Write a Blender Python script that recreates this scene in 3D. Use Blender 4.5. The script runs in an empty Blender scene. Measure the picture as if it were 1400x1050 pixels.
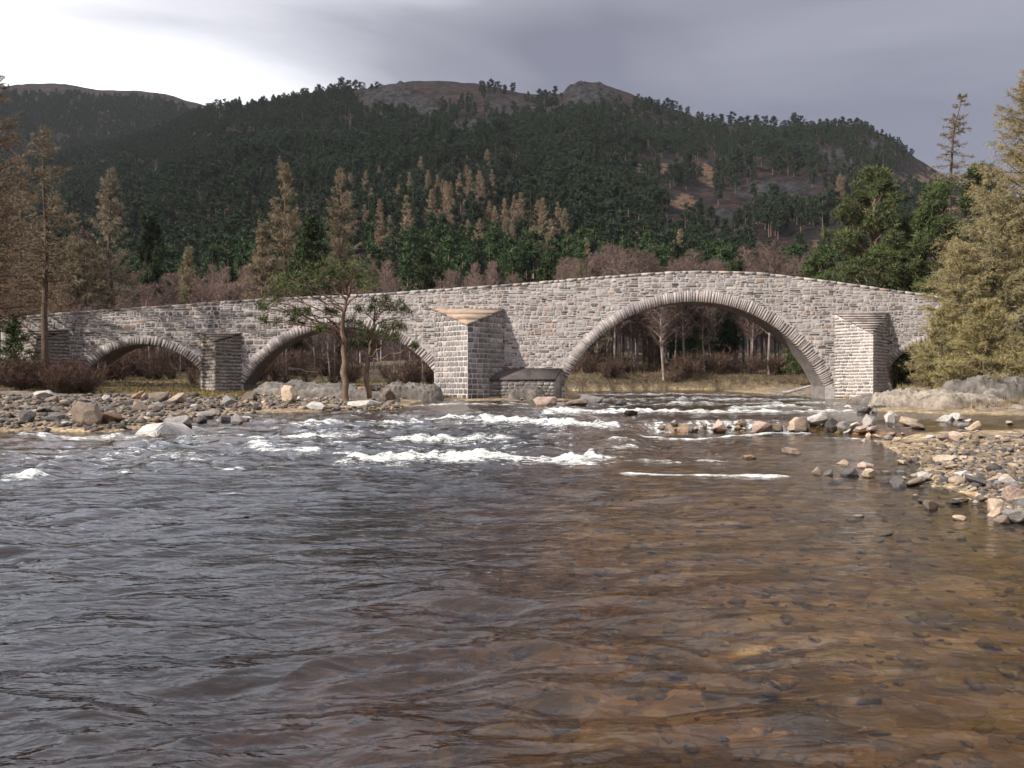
import bpy, bmesh, math, random
import numpy as np
from mathutils import Vector, Matrix

# ------------------------------------------------------------------ camera, sky, sun, exposure
S = bpy.context.scene
C = S.collection
R = math.radians
F, HZ, EYE = 1165.0, 515.0, 2.2          # focal length in photo pixels, horizon row, eye height above the near pool

cam_d = bpy.data.cameras.new('camera'); cam = bpy.data.objects.new('camera', cam_d); C.objects.link(cam)
cam.location = (0, 0, EYE); cam.rotation_euler = (R(90), 0, 0)
cam_d.sensor_width = 36.0; cam_d.lens = 36.0 * F / 1400.0
cam_d.shift_y = -10.0 / 1400.0
cam_d.clip_start = 0.1; cam_d.clip_end = 6000
S.camera = cam
S.view_settings.view_transform = 'Standard'; S.view_settings.look = 'None'
S.view_settings.gamma = 1.0; S.view_settings.use_curve_mapping = False
S.view_settings.exposure = 0.62
HAZE = 3.4e-5

SUN_TO = Vector((-4.55, -2.9, 3.2)).normalized()     # towards the sun: from the left, behind the camera
W = bpy.data.worlds.new('World'); S.world = W; W.use_nodes = True
nt = W.node_tree; nt.nodes.clear()
def wn(t, **k):
    n = nt.nodes.new(t)
    for a, b in k.items(): setattr(n, a, b)
    return n
def wl(a, b): nt.links.new(a, b)
out = wn('ShaderNodeOutputWorld'); bg = wn('ShaderNodeBackground'); bg.inputs[1].default_value = 0.1
sky = wn('ShaderNodeTexSky', sky_type='NISHITA', sun_disc=False)
sky.sun_elevation = math.asin(SUN_TO.z); sky.sun_rotation = math.atan2(SUN_TO.x, SUN_TO.y)
tc = wn('ShaderNodeTexCoord')
sep = wn('ShaderNodeSeparateXYZ'); wl(tc.outputs['Generated'], sep.inputs[0])
def wm(op, a, b=None, c=None, clamp=False):
    n = wn('ShaderNodeMath', operation=op); n.use_clamp = clamp
    for i, v in enumerate((a, b, c)):
        if v is None: continue
        if isinstance(v, (int, float)): n.inputs[i].default_value = v
        else: wl(v, n.inputs[i])
    return n.outputs[0]
den = wm('ADD', wm('ABSOLUTE', sep.outputs[2]), 0.16)
comb = wn('ShaderNodeCombineXYZ'); wl(wm('DIVIDE', sep.outputs[0], den), comb.inputs[0]); wl(wm('DIVIDE', sep.outputs[1], den), comb.inputs[1])
n1 = wn('ShaderNodeTexNoise'); n1.inputs['Scale'].default_value = 0.75; n1.inputs['Detail'].default_value = 7; n1.inputs['Roughness'].default_value = 0.5; n1.inputs['Distortion'].default_value = 0.4
mp = wn('ShaderNodeMapping'); mp.inputs['Location'].default_value = (3.3, 0.7, 0.0); mp.inputs['Scale'].default_value = (0.75, 1.5, 1)
wl(comb.outputs[0], mp.inputs[0]); wl(mp.outputs[0], n1.inputs['Vector'])
# thinner, brighter cloud towards the upper left of the view, the bank of grey cloud to the right
dot = wn('ShaderNodeVectorMath', operation='DOT_PRODUCT'); wl(tc.outputs['Generated'], dot.inputs[0])
dot.inputs[1].default_value = Vector((-0.60, 0.66, 0.46)).normalized()
lit = wm('MAXIMUM', wm('MULTIPLY', wm('SUBTRACT', dot.outputs['Value'], 0.715), 3.6), 0.02)
fac = wm('ADD', lit, wm('MULTIPLY', wm('SUBTRACT', n1.outputs['Fac'], 0.5), 1.6))
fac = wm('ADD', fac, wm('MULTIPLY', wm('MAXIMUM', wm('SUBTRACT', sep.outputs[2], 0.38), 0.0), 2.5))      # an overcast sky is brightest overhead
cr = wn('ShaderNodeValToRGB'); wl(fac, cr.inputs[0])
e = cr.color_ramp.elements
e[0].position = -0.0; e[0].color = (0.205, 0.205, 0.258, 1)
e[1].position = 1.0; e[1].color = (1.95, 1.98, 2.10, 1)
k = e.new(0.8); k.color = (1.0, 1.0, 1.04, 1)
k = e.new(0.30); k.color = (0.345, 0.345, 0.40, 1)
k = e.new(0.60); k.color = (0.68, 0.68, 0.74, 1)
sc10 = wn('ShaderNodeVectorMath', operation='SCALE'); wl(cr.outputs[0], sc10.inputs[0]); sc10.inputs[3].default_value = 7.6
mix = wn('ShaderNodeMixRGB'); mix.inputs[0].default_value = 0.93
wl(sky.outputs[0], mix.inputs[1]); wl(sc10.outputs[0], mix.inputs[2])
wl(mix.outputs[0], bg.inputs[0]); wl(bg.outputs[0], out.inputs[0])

sd = bpy.data.lights.new('sun', 'SUN'); sun = bpy.data.objects.new('sun', sd); C.objects.link(sun)
sd.energy = 4.4; sd.angle = R(1.0); sd.color = (1.0, 0.945, 0.875)
sun.rotation_euler = SUN_TO.to_track_quat('Z', 'Y').to_euler(); sun.location = (-60, -40, 80)

S.cycles.use_denoising = True
S.cycles.max_bounces = 6; S.cycles.transparent_max_bounces = 12; S.cycles.diffuse_bounces = 3; S.cycles.glossy_bounces = 3
S.cycles.volume_bounces = 0
S.cycles.sample_clamp_indirect = 4.0
S.cycles.caustics_reflective = False; S.cycles.caustics_refractive = False

# ------------------------------------------------------------------ helpers
rng = np.random.default_rng(7)
random.seed(7)

def gnoise(x, y, seed=0):
    x = np.asarray(x, float); y = np.asarray(y, float)
    xi = np.floor(x).astype(np.int64); yi = np.floor(y).astype(np.int64)
    xf = x - xi; yf = y - yi
    def g(ix, iy):
        h = (ix * 374761393 + iy * 668265263 + seed * 974634777) & 0xFFFFFFFF
        h = ((h ^ (h >> 13)) * 1274126177) & 0xFFFFFFFF
        h = h ^ (h >> 16)
        a = (h & 0xFFFF) / 65536.0 * 2 * np.pi
        return np.cos(a), np.sin(a)
    u = xf * xf * xf * (xf * (xf * 6 - 15) + 10); v = yf * yf * yf * (yf * (yf * 6 - 15) + 10)
    def d(ax, ay):
        gx, gy = g(xi + ax, yi + ay); return gx * (xf - ax) + gy * (yf - ay)
    a = d(0, 0); b = d(1, 0); c = d(0, 1); e_ = d(1, 1)
    return ((a + (b - a) * u) * (1 - v) + (c + (e_ - c) * u) * v) * 1.5

def fbm(x, y, o=4, seed=0, gain=0.5, lac=2.03):
    s = 0; a = 1
    for i in range(o):
        s = s + a * gnoise(x, y, seed + i * 17); x = x * lac + 13.7; y = y * lac + 5.1; a *= gain
    return s

def sstep(a, b, x):
    t = np.clip((x - a) / (b - a), 0, 1); return t * t * (3 - 2 * t)

def mesh_np(name, V, Fs, col=None, mats=(), smooth=False, attrs=None, matidx=None):
    """V (n,3); Fs list of (m,k) index arrays; col (n,3) point colour"""
    me = bpy.data.meshes.new(name)
    V = np.asarray(V, np.float32); me.vertices.add(len(V)); me.vertices.foreach_set('co', V.ravel())
    Fs = [np.asarray(f, np.int32) for f in Fs if len(f)]
    tot = np.concatenate([np.full(len(f), f.shape[1], np.int32) for f in Fs])
    idx = np.concatenate([f.ravel() for f in Fs])
    me.loops.add(len(idx)); me.polygons.add(len(tot))
    st = np.concatenate([[0], np.cumsum(tot)[:-1]]).astype(np.int32)
    me.polygons.foreach_set('loop_start', st); me.polygons.foreach_set('loop_total', tot)
    me.loops.foreach_set('vertex_index', idx)
    if smooth: me.polygons.foreach_set('use_smooth', np.ones(len(tot), bool))
    for m in mats: me.materials.append(m)
    if matidx is not None: me.polygons.foreach_set('material_index', np.asarray(matidx, np.int32))
    me.update(calc_edges=True)
    if col is not None:
        ca = me.attributes.new('Col', 'FLOAT_COLOR', 'POINT')
        c4 = np.ones((len(V), 4), np.float32); c4[:, :3] = col; ca.data.foreach_set('color', c4.ravel())
    for k, v in (attrs or {}).items():
        a = me.attributes.new(k, 'FLOAT', 'POINT'); a.data.foreach_set('value', np.asarray(v, np.float32))
    return me

def link(name, data, parent=None, loc=None, color=None):
    o = bpy.data.objects.new(name, data); C.objects.link(o)
    if parent is not None: o.parent = parent
    if loc is not None: o.location = loc
    if color is not None: o.color = (*color, 1)
    return o

def tag(o, label=None, cat=None, group=None, kind=None):
    if label: o['label'] = label
    if cat: o['category'] = cat
    if group: o['group'] = group
    if kind: o['kind'] = kind
    return o

def wx(px, Y): return (px - 700.0) / F * Y
def wz(py, Y): return EYE + (HZ - py) / F * Y

# ---- materials
def new_mat(name):
    m = bpy.data.materials.new(name); m.use_nodes = True
    t = m.node_tree; t.nodes.clear()
    return m, t
class G:
    def __init__(s, name): s.m, s.t = new_mat(name)
    def n(s, typ, ins=None, **k):
        n = s.t.nodes.new(typ)
        for a, b in k.items(): setattr(n, a, b)
        for a, b in (ins or {}).items():
            if hasattr(b, 'is_linked') or isinstance(b, bpy.types.NodeSocket): s.t.links.new(b, n.inputs[a])
            else: n.inputs[a].default_value = b
        return n
    def noise(s, vec, scale, detail=4, rough=0.55, dist=0.0):
        return s.n('ShaderNodeTexNoise', {'Vector': vec, 'Scale': scale, 'Detail': detail, 'Roughness': rough, 'Distortion': dist}).outputs['Fac']
    def math(s, op, a, b=0.0, clamp=False):
        n = s.n('ShaderNodeMath', {0: a, 1: b}, operation=op); n.use_clamp = clamp; return n.outputs[0]
    def ramp(s, fac, stops):
        n = s.n('ShaderNodeValToRGB', {0: fac}); e = n.color_ramp.elements
        while len(e) < len(stops): e.new(0.5)
        for i, (p, c) in enumerate(stops):
            e[i].position = p; e[i].color = (*c, 1) if len(c) == 3 else c
        return n.outputs[0]
    def mix(s, fac, a, b, mode='MIX'):
        n = s.n('ShaderNodeMixRGB', {0: fac, 1: a, 2: b}, blend_type=mode); return n.outputs[0]
    def out(s, shader, disp=None):
        o = s.n('ShaderNodeOutputMaterial'); s.t.links.new(shader, o.inputs[0]); return s.m
    def pbr(s, col, rough=0.9, normal=None, spec=0.3, **k):
        d = {'Base Color': col, 'Roughness': rough, 'Specular IOR Level': spec}
        if normal is not None: d['Normal'] = normal
        d.update(k)
        return s.n('ShaderNodeBsdfPrincipled', d).outputs[0]
    def bump(s, h, strength=0.5, dist=0.05, normal=None):
        d = {'Height': h, 'Strength': strength, 'Distance': dist}
        if normal is not None: d['Normal'] = normal
        return s.n('ShaderNodeBump', d).outputs[0]
    def col(s): return s.n('ShaderNodeVertexColor', layer_name='Col').outputs[0]
    def attr(s, name): return s.n('ShaderNodeAttribute', attribute_name=name).outputs['Fac']
    def obj(s): return s.n('ShaderNodeTexCoord').outputs['Object']
    def pos(s): return s.n('ShaderNodeNewGeometry').outputs['Position']
    def ocol(s): return s.n('ShaderNodeObjectInfo').outputs['Color']

def grey(v): return (v, v, v, 1)
def c4(c): return (*c, 1)

def m_stone(name, rough=0.9):          # masonry: colour of each stone from its own attribute, grain, lichen and stain on top
    g = G(name); p = g.pos(); c = g.col()
    n = g.noise(p, 9, 6, 0.65); big = g.noise(p, 0.35, 5, 0.6); fine = g.noise(p, 40, 3, 0.6)
    c = g.mix(1.0, c, g.ramp(n, [(0.25, (0.62, 0.60, 0.58)), (0.5, (0.95, 0.95, 0.95)), (0.75, (1.25, 1.23, 1.2))]), 'MULTIPLY')
    c = g.mix(1.0, c, g.ramp(big, [(0.3, (0.80, 0.77, 0.76)), (0.55, (1.02, 1.0, 0.99)), (0.7, (1.10, 1.07, 1.05))]), 'MULTIPLY')
    st = g.noise(g.n('ShaderNodeMapping', {'Vector': p, 'Scale': (1.1, 1.1, 0.14)}).outputs[0], 1.0, 5, 0.6)
    c = g.mix(1.0, c, g.ramp(st, [(0.36, (0.62, 0.60, 0.59)), (0.5, (1.0, 1.0, 1.0)), (0.68, (1.12, 1.10, 1.08))]), 'MULTIPLY')
    wetl = g.ramp(g.math('ADD', g.n('ShaderNodeSeparateXYZ', {0: p}).outputs[2], g.math('MULTIPLY', g.noise(p, 1.2, 4, 0.6), 0.9)), [(0.0, (1, 1, 1)), (1.0, (0, 0, 0))])   # tide mark of the spates
    wetl = g.ramp(g.math('SUBTRACT', g.math('ADD', g.n('ShaderNodeSeparateXYZ', {0: p}).outputs[2], g.math('MULTIPLY', g.noise(p, 1.2, 4, 0.6), 0.9)), 0.9), [(0.05, (0.42, 0.36, 0.30)), (0.75, (1, 1, 1))])
    c = g.mix(1.0, c, wetl, 'MULTIPLY')
    lich = g.ramp(g.noise(p, 3.2, 6, 0.7), [(0.60, (0, 0, 0)), (0.72, (1, 1, 1))])
    c = g.mix(g.math('MULTIPLY', lich, 0.35), c, (0.44, 0.42, 0.38, 1))
    h = g.math('ADD', g.math('MULTIPLY', n, 0.7), g.math('MULTIPLY', fine, 0.4))
    return g.out(g.pbr(c, rough, g.bump(h, 0.6, 0.025)))

def m_plainstone(name, base, var=0.35, scale=2.0, bump=0.6):
    g = G(name); p = g.pos()
    n = g.noise(p, scale, 7, 0.65); f = g.noise(p, scale * 9, 4, 0.6)
    lo = tuple(b * (1 - var) for b in base); hi = tuple(min(1, b * (1 + var)) for b in base)
    c = g.ramp(n, [(0.3, lo), (0.5, base), (0.7, hi)])
    c = g.mix(1.0, c, g.ramp(f, [(0.3, (0.75, 0.75, 0.75)), (0.7, (1.2, 1.2, 1.2))]), 'MULTIPLY')
    return g.out(g.pbr(c, 0.92, g.bump(g.math('ADD', n, g.math('MULTIPLY', f, 0.3)), bump, 0.06)))

def m_rock(name):                      # river stones: object colour x grain
    g = G(name); p = g.pos(); oc = g.ocol()
    n = g.noise(p, 2.2, 7, 0.68); f = g.noise(p, 17, 5, 0.65)
    c = g.mix(1.0, oc, g.ramp(n, [(0.28, (0.5, 0.48, 0.47)), (0.5, (0.95, 0.94, 0.93)), (0.72, (1.3, 1.28, 1.25))]), 'MULTIPLY')
    c = g.mix(1.0, c, g.ramp(f, [(0.3, (0.7, 0.7, 0.7)), (0.7, (1.25, 1.25, 1.25))]), 'MULTIPLY')
    lz = g.n('ShaderNodeSeparateXYZ', {0: g.obj()}).outputs[2]
    wet = g.ramp(g.math('ADD', lz, g.math('MULTIPLY', g.noise(p, 4, 3, .6), .5)), [(0.0, (0.30, 0.27, 0.24)), (0.12, (1, 1, 1))])     # soaked foot of each stone
    c = g.mix(1.0, c, wet, 'MULTIPLY')
    spot = g.ramp(g.noise(p, 5.5, 4, 0.6), [(0.62, (0, 0, 0)), (0.70, (1, 1, 1))])
    c = g.mix(g.math('MULTIPLY', spot, 0.4), c, (0.36, 0.34, 0.31, 1))
    return g.out(g.pbr(c, 0.75, g.bump(g.math('ADD', n, g.math('MULTIPLY', f, 0.35)), 0.9, 0.08), 0.35))

def m_leaf(name, a, b, rough=0.7, scale=0.5):   # foliage and twigs: two colours by clump, times the object's own tint
    g = G(name); oc = g.ocol(); v = g.col()
    n = g.noise(g.obj(), scale, 3, 0.6)
    c = g.mix(g.ramp(n, [(0.35, (0, 0, 0)), (0.65, (1, 1, 1))]), c4(a), c4(b))
    c = g.mix(1.0, c, v, 'MULTIPLY'); c = g.mix(1.0, c, oc, 'MULTIPLY')
    return g.out(g.pbr(c, rough, None, 0.15))

def m_bark(name, a, b, scale=3.0):
    g = G(name); p = g.obj()
    m = g.n('ShaderNodeMapping', {'Vector': p, 'Scale': (4, 4, 1)}).outputs[0]
    n = g.noise(m, scale, 5, 0.65)
    c = g.ramp(n, [(0.35, a), (0.65, b)])
    c = g.mix(1.0, c, g.ocol(), 'MULTIPLY')
    return g.out(g.pbr(c, 0.95, g.bump(n, 0.8, 0.05), 0.1))
# ------------------------------------------------------------------ ground, hills, water
LEFT = np.array([(-300, 26), (-40, 28), (-18, 30), (-14, 30), (-13.3, 35), (-12.3, 40), (-9, 44.5), (-6.4, 45.5), (-6.0, 50), (-6.6, 56), (-6.2, 61),
                 (-0.5, 61.5), (2.0, 60), (4.3, 63), (4.6, 70), (3.5, 85), (6, 100), (20, 107), (60, 110), (300, 108), (300, 500), (-300, 500)], float)
RIGHT = np.array([(24.5, 100), (24.2, 66), (24.6, 60), (21, 50), (18.4, 43), (21, 39.5), (25, 37.5), (28, 34.5), (22, 31.5), (12.4, 29.3), (11.0, 24), (9.7, 20), (8.6, 17.4), (8.3, 14.6),
                  (7.9, 12.4), (9.6, 9.8), (14, 7), (30, 2), (300, 0), (300, 100)], float)
def sdist(poly, x, y):
    """positive inside"""
    x = np.asarray(x, float); y = np.asarray(y, float); sh = x.shape; x = x.ravel(); y = y.ravel()
    d2 = np.full(x.shape, 1e18); ins = np.zeros(x.shape, bool); n = len(poly)
    for i in range(n):
        ax, ay = poly[i]; bx, by = poly[(i + 1) % n]; ex, ey = bx - ax, by - ay
        t = np.clip(((x - ax) * ex + (y - ay) * ey) / (ex * ex + ey * ey), 0, 1)
        d2 = np.minimum(d2, (x - ax - t * ex) ** 2 + (y - ay - t * ey) ** 2)
        c = (ay > y) != (by > y)
        with np.errstate(divide='ignore', invalid='ignore'):
            xi = ex * (y - ay) / (by - ay + 1e-12) + ax
        ins ^= c & (x < xi)
    d = np.sqrt(d2); return np.where(ins, d, -d).reshape(sh)

def wlev(x, y):
    x = np.asarray(x, float); y = np.asarray(y, float)
    k = sstep(3.2, 5.4, x)                          # 0: long rapid on the left, 1: sharp ledge on the right
    k2 = sstep(12.5, 14.5, x)
    a = 19 * (1 - k) + (33.1 * (1 - k2) + 24 * k2) * k
    b = 39 * (1 - k) + (34.3 * (1 - k2) + 35 * k2) * k
    wob = 0.5 * gnoise(x * 0.5, y * 0.0 + 3.3, 5) * k * (1 - k2)
    return 0.45 * sstep(a, b, y + wob) + 0.0016 * np.maximum(0, y - 36)

def gz(x, y):
    x = np.asarray(x, float); y = np.asarray(y, float)
    dl = sdist(LEFT, x, y); dr = sdist(RIGHT, x, y)
    w = wlev(x, y)
    n = fbm(x * 0.35, y * 0.35, 4, 3)
    # land
    riseL = 0.06 + 0.034 * np.minimum(dl, 40) + 0.04 * np.clip(dl - 4, 0, 60) * sstep(68, 80, y) * sstep(-40, 0, x)
    riseL = riseL + 0.30 * sstep(94, 102, y) * sstep(0, 2.5, dl) + 0.7 * sstep(-0.3, 2.0, dl) * sstep(92, 104, y) * sstep(2, 10, x) + 0.02 * np.clip(y - 66, 0, 80)
    riseR = 0.03 + 0.02 * np.minimum(dr, 60) + 0.55 * sstep(1, 9, dr) * sstep(36, 44, y) + 0.7 * sstep(6, 16, dr) * sstep(33, 50, y)
    land = np.maximum(np.where(dl > 0, riseL, -9), np.where(dr > 0, riseR, -9))
    land = land + (0.10 * n + 0.05 * np.abs(fbm(x * 1.3, y * 1.3, 3, 8))) * sstep(0.0, 2.5, np.maximum(dl, dr))
    # bed
    dep = np.minimum(0.05 + 0.12 * np.maximum(-dl, 0), 1.6)
    dep = np.minimum(dep, 0.05 + 0.030 * np.maximum(-dr, 0) + 0.009 * np.maximum(-dr, 0) ** 2 * sstep(3, -2, x))
    dep = np.minimum(dep, 0.16 + 0.055 * np.maximum(y, 0) + 0.20 * np.maximum(-x + 0.5, 0))
    dep = np.minimum(dep, 1.5) * (1 + 0.35 * n) + 0.03 * np.abs(fbm(x * 2.0, y * 2.0, 3, 21))
    dep = dep * (1 - 0.75 * np.exp(-((y - 34.0) / 1.0) ** 2) * sstep(4, 6, x) * (1 - sstep(13, 15, x)))
    bed = -np.maximum(dep, 0.02)
    return w + np.where(np.maximum(dl, dr) > 0, land, bed)

def fan(u0, u1, nu, ys, apex):
    u = np.linspace(-1, 1, nu); u = np.sign(u) * np.abs(u) ** 1.25 * (u1 - u0) / 2 + (u0 + u1) / 2
    Y = np.asarray(ys)[:, None] * np.ones((1, nu)); X = u[None, :] * (np.asarray(ys)[:, None] + apex)
    return X, Y
def grid_faces(nr, nc):
    i = np.arange(nr - 1)[:, None] * nc + np.arange(nc - 1)[None, :]
    return np.stack([i, i + 1, i + 1 + nc, i + nc], -1).reshape(-1, 4)

# ---- the ground: river bed, gravel banks, the wooded flat behind the bridge
ys = np.concatenate([np.linspace(-14, 4, 12)[:-1], np.geomspace(8, 66, 210) - 4, np.geomspace(62.6, 190, 110)])
X, Y = fan(-1.15, 1.15, 380, ys, 16)
Z = gz(X, Y)
Z = np.where(Y > 140, Z - 0.004 * (Y - 140), Z)
dmax = np.maximum(sdist(LEFT, X, Y), sdist(RIGHT, X, Y))
gcol = np.zeros((X.size, 3)); gcol[:, 0] = sstep(-0.25, 0.35, (Z - wlev(X, Y))).ravel()          # dry or wet
gcol[:, 1] = (sstep(3, 14, sdist(LEFT, X, Y) + 3 * fbm(X * .12, Y * .12, 3, 4)) * sstep(50, 60, Y)).ravel()     # turf
gcol[:, 1] = np.maximum(gcol[:, 1], (sstep(-0.6, 0.1, sdist(LEFT, X, Y)) * sstep(76, 88, Y)).ravel())
gcol[:, 1] = np.maximum(gcol[:, 1], (sstep(12, 18, sdist(RIGHT, X, Y)) * sstep(30, 50, Y)).ravel())
gcol[:, 2] = np.clip((wlev(X, Y) - Z) / 1.2, 0, 1).ravel()

g = G('ground_gravel_turf'); p = g.pos(); cc = g.n('ShaderNodeSeparateColor', {0: g.col()})
pd = g.n('ShaderNodeVectorMath', {0: p, 1: g.n('ShaderNodeVectorMath', {0: g.n('ShaderNodeTexNoise', {'Vector': p, 'Scale': 3.0, 'Detail': 3.0}).outputs['Color'], 'Scale': 0.35}, operation='SCALE').outputs[0]}, operation='ADD').outputs[0]
vor = g.n('ShaderNodeTexVoronoi', {'Vector': pd, 'Scale': 5.5, 'Randomness': 1.0}, feature='F1')
vor2 = g.n('ShaderNodeTexVoronoi', {'Vector': pd, 'Scale': 1.9}, feature='F1')
hv = g.n('ShaderNodeSeparateColor', {0: vor.outputs['Color']})
hv2 = g.n('ShaderNodeSeparateColor', {0: vor2.outputs['Color']})
n = g.noise(p, 0.8, 6, 0.6)
pick = g.math('ADD', g.math('MULTIPLY', hv.outputs[0], 0.55), g.math('MULTIPLY', hv2.outputs[1], 0.45))
bed = g.ramp(pick, [(0.1, (0.17, 0.120, 0.058)), (0.35, (0.27, 0.190, 0.090)), (0.55, (0.36, 0.252, 0.122)), (0.75, (0.45, 0.325, 0.165)), (0.95, (0.50, 0.42, 0.29))])
bed = g.mix(1.0, bed, g.ramp(n, [(0.3, (0.55, 0.56, 0.50)), (0.6, (1.05, 1.0, 0.92)), (0.75, (1.2, 1.05, 0.8))]), 'MULTIPLY')
dry = g.ramp(pick, [(0.1, (0.06, 0.05, 0.042)), (0.4, (0.13, 0.105, 0.088)), (0.65, (0.19, 0.155, 0.128)), (0.95, (0.30, 0.26, 0.225))])
dry = g.mix(1.0, dry, g.ramp(n, [(0.3, (0.55, 0.5, 0.48)), (0.65, (1.1, 1.05, 1.0))]), 'MULTIPLY')
turf = g.ramp(g.noise(p, 1.3, 6, 0.65), [(0.3, (0.034, 0.025, 0.017)), (0.5, (0.080, 0.058, 0.031)), (0.62, (0.125, 0.088, 0.046)), (0.75, (0.17, 0.12, 0.062))])
c = g.mix(cc.outputs[0], bed, dry); c = g.mix(cc.outputs[1], c, turf)
hgt = g.math('SUBTRACT', 1.0, vor.outputs['Distance'])
mat_ground = g.out(g.pbr(c, 0.9, g.bump(g.math('ADD', hgt, g.math('MULTIPLY', vor2.outputs['Distance'], -0.8)), 0.7, 0.09), 0.3))
me = mesh_np('ground', np.stack([X, Y, Z], -1).reshape(-1, 3), [grid_faces(*X.shape)], gcol, [mat_ground], True)
tag(link('ground', me), kind='structure')

# ---- hills
SKY_MAIN = np.array([(-900, 300), (-400, 275), (-100, 245), (0, 235), (100, 216), (200, 190), (260, 166), (300, 150), (340, 143), (380, 136), (420, 128), (440, 125), (500, 121), (520, 116), (560, 111),
    (600, 109), (650, 113), (700, 125), (740, 130), (772, 126), (780, 116), (795, 111), (812, 113), (850, 125), (900, 142), (950, 160), (1000, 170),
    (1050, 173), (1100, 172), (1150, 172), (1185, 174), (1210, 183), (1232, 196), (1252, 216), (1290, 240), (1340, 262), (1400, 290), (1700, 330), (2400, 360)], float)
SKY_LEFT = np.array([(-900, 150), (-300, 135), (-60, 120), (0, 116), (40, 112), (90, 112), (130, 120), (215, 124), (250, 134), (300, 147), (340, 165), (450, 215), (700, 330), (2400, 420)], float)
def hill_z(x, y):
    x = np.asarray(x, float); y = np.maximum(np.asarray(y, float), 1.0); px = 700 + F * x / y
    def ridge(tab, Yr, Y0, p, sh):
        Hh = EYE + (HZ - np.interp(px, tab[:, 0], tab[:, 1])) / F * Yr
        t = (y - Y0) / (Yr - Y0)
        up = np.clip(t, 0, 1); bulge = 1 + sh * np.sin(np.pi * up)
        zf = 3.0 + (Hh - 3.0) * up ** p * bulge
        return np.where(t <= 1, zf, Hh - (t - 1) * (Yr - Y0) * 0.30)
    zm = ridge(SKY_MAIN, 850.0, 150.0, 1.20, -0.04)
    zl = ridge(SKY_LEFT, 1400.0, 500.0, 1.15, 0.0)
    z = np.maximum(zm, zl)
    amp = sstep(150, 420, y)
    z = z + amp * (9 * fbm(x / 130, y / 130, 3, 31) * (1 - sstep(700, 840, y) * (y < 1000)) * (1 - sstep(1200, 1390, y)))
    z = z + amp * 2.6 * fbm(x / 26, y / 26, 4, 41) * 0.6
    return z
CRAGS = [(525, 132, 45, 22, 9), (560, 150, 60, 18, 5), (806, 130, 38, 20, 12), (700, 275, 30, 16, 7), (1060, 262, 60, 14, 5), (845, 185, 26, 9, 4), (985, 305, 30, 14, 4),
         (1140, 215, 24, 9, 6), (640, 180, 40, 14, 4), (700, 150, 40, 10, 4), (1190, 200, 26, 9, 6)]
TANS = [(1075, 275, 42, 10), (1035, 262, 16, 7), (968, 240, 12, 20), (935, 275, 22, 12), (1110, 290, 22, 7), (220, 233, 60, 4), (1255, 250, 40, 14), (1120, 345, 25, 20), (705, 262, 20, 5), (900, 230, 60, 8)]
ys = np.geomspace(138, 1750, 300)
ys = np.concatenate([np.geomspace(138, 780, 210), np.linspace(784, 880, 40), np.geomspace(884, 1800, 70)])
X, Y = fan(-1.25, 1.25, 420, ys, 0)
Z = hill_z(X, Y)
PX = 700 + F * X / Y; PY = HZ - (Z - EYE) / Y * F
crag = np.zeros(X.shape); tan = np.zeros(X.shape)
for (a, b, sa, sb, h) in CRAGS:
    wgt = np.exp(-((PX - a) / sa) ** 2 - ((PY - b) / sb) ** 2) * (Y < 1000 if a > 300 else Y > 500)
    crag = np.maximum(crag, wgt)
for (a, b, sa, sb) in TANS:
    tan = np.maximum(tan, np.exp(-((PX - a) / sa) ** 2 - ((PY - b) / sb) ** 2))
crag = np.clip(crag * 1.0 * (0.6 + 0.8 * np.abs(fbm(X / 14, Y / 14, 3, 51)) * 2), 0, 1)
Z = Z + crag * 7.0 * np.abs(fbm(X / 12, Y / 15, 4, 61)) * (1 - 0.4 * sstep(815, 850, Y))
hcol = np.stack([crag.ravel(), tan.ravel(), sstep(880, 1250, PX).ravel() * sstep(400, 250, PY).ravel()], -1)
g = G('hill_heather'); p = g.pos(); cc = g.n('ShaderNodeSeparateColor', {0: g.col()})
n = g.noise(p, 0.02, 8, 0.62); n2 = g.noise(p, 0.11, 7, 0.65); n3 = g.noise(p, 0.3, 6, 0.7)
c = g.ramp(n2, [(0.32, (0.009, 0.009, 0.008)), (0.48, (0.018, 0.014, 0.014)), (0.6, (0.044, 0.024, 0.021)), (0.75, (0.078, 0.042, 0.031))])
c = g.mix(1.0, c, g.ramp(n, [(0.35, (0.75, 0.8, 0.75)), (0.65, (1.2, 1.1, 1.05))]), 'MULTIPLY')
tn = g.math('MULTIPLY', g.math('ADD', cc.outputs[1], g.math('MULTIPLY', g.math('SUBTRACT', n2, 0.5), 3.0)), 1.0, True)
c = g.mix(g.ramp(tn, [(0.50, (0, 0, 0)), (0.75, (1, 1, 1))]), c, g.ramp(n3, [(0.35, (0.09, 0.053, 0.034)), (0.65, (0.155, 0.095, 0.060))]))
rk = g.math('ADD', cc.outputs[0], g.math('MULTIPLY', g.math('SUBTRACT', g.math('ADD', g.math('MULTIPLY', n2, .6), g.math('MULTIPLY', n3, .4)), 0.5), 4.2))
c = g.mix(g.ramp(rk, [(0.55, (0, 0, 0)), (0.9, (1, 1, 1))]), c, g.ramp(g.noise(p, 0.5, 6, 0.7), [(0.3, (0.013, 0.012, 0.014)), (0.55, (0.042, 0.040, 0.042)), (0.75, (0.085, 0.080, 0.079))]))
mat_hill = g.out(g.pbr(c, 0.95, g.bump(g.math('ADD', n3, n2), 1.0, 4.5), 0.1))
me = mesh_np('hill', np.stack([X, Y, Z], -1).reshape(-1, 3), [grid_faces(*X.shape)], hcol, [mat_hill], True)
tag(link('hill', me), kind='structure')

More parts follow.
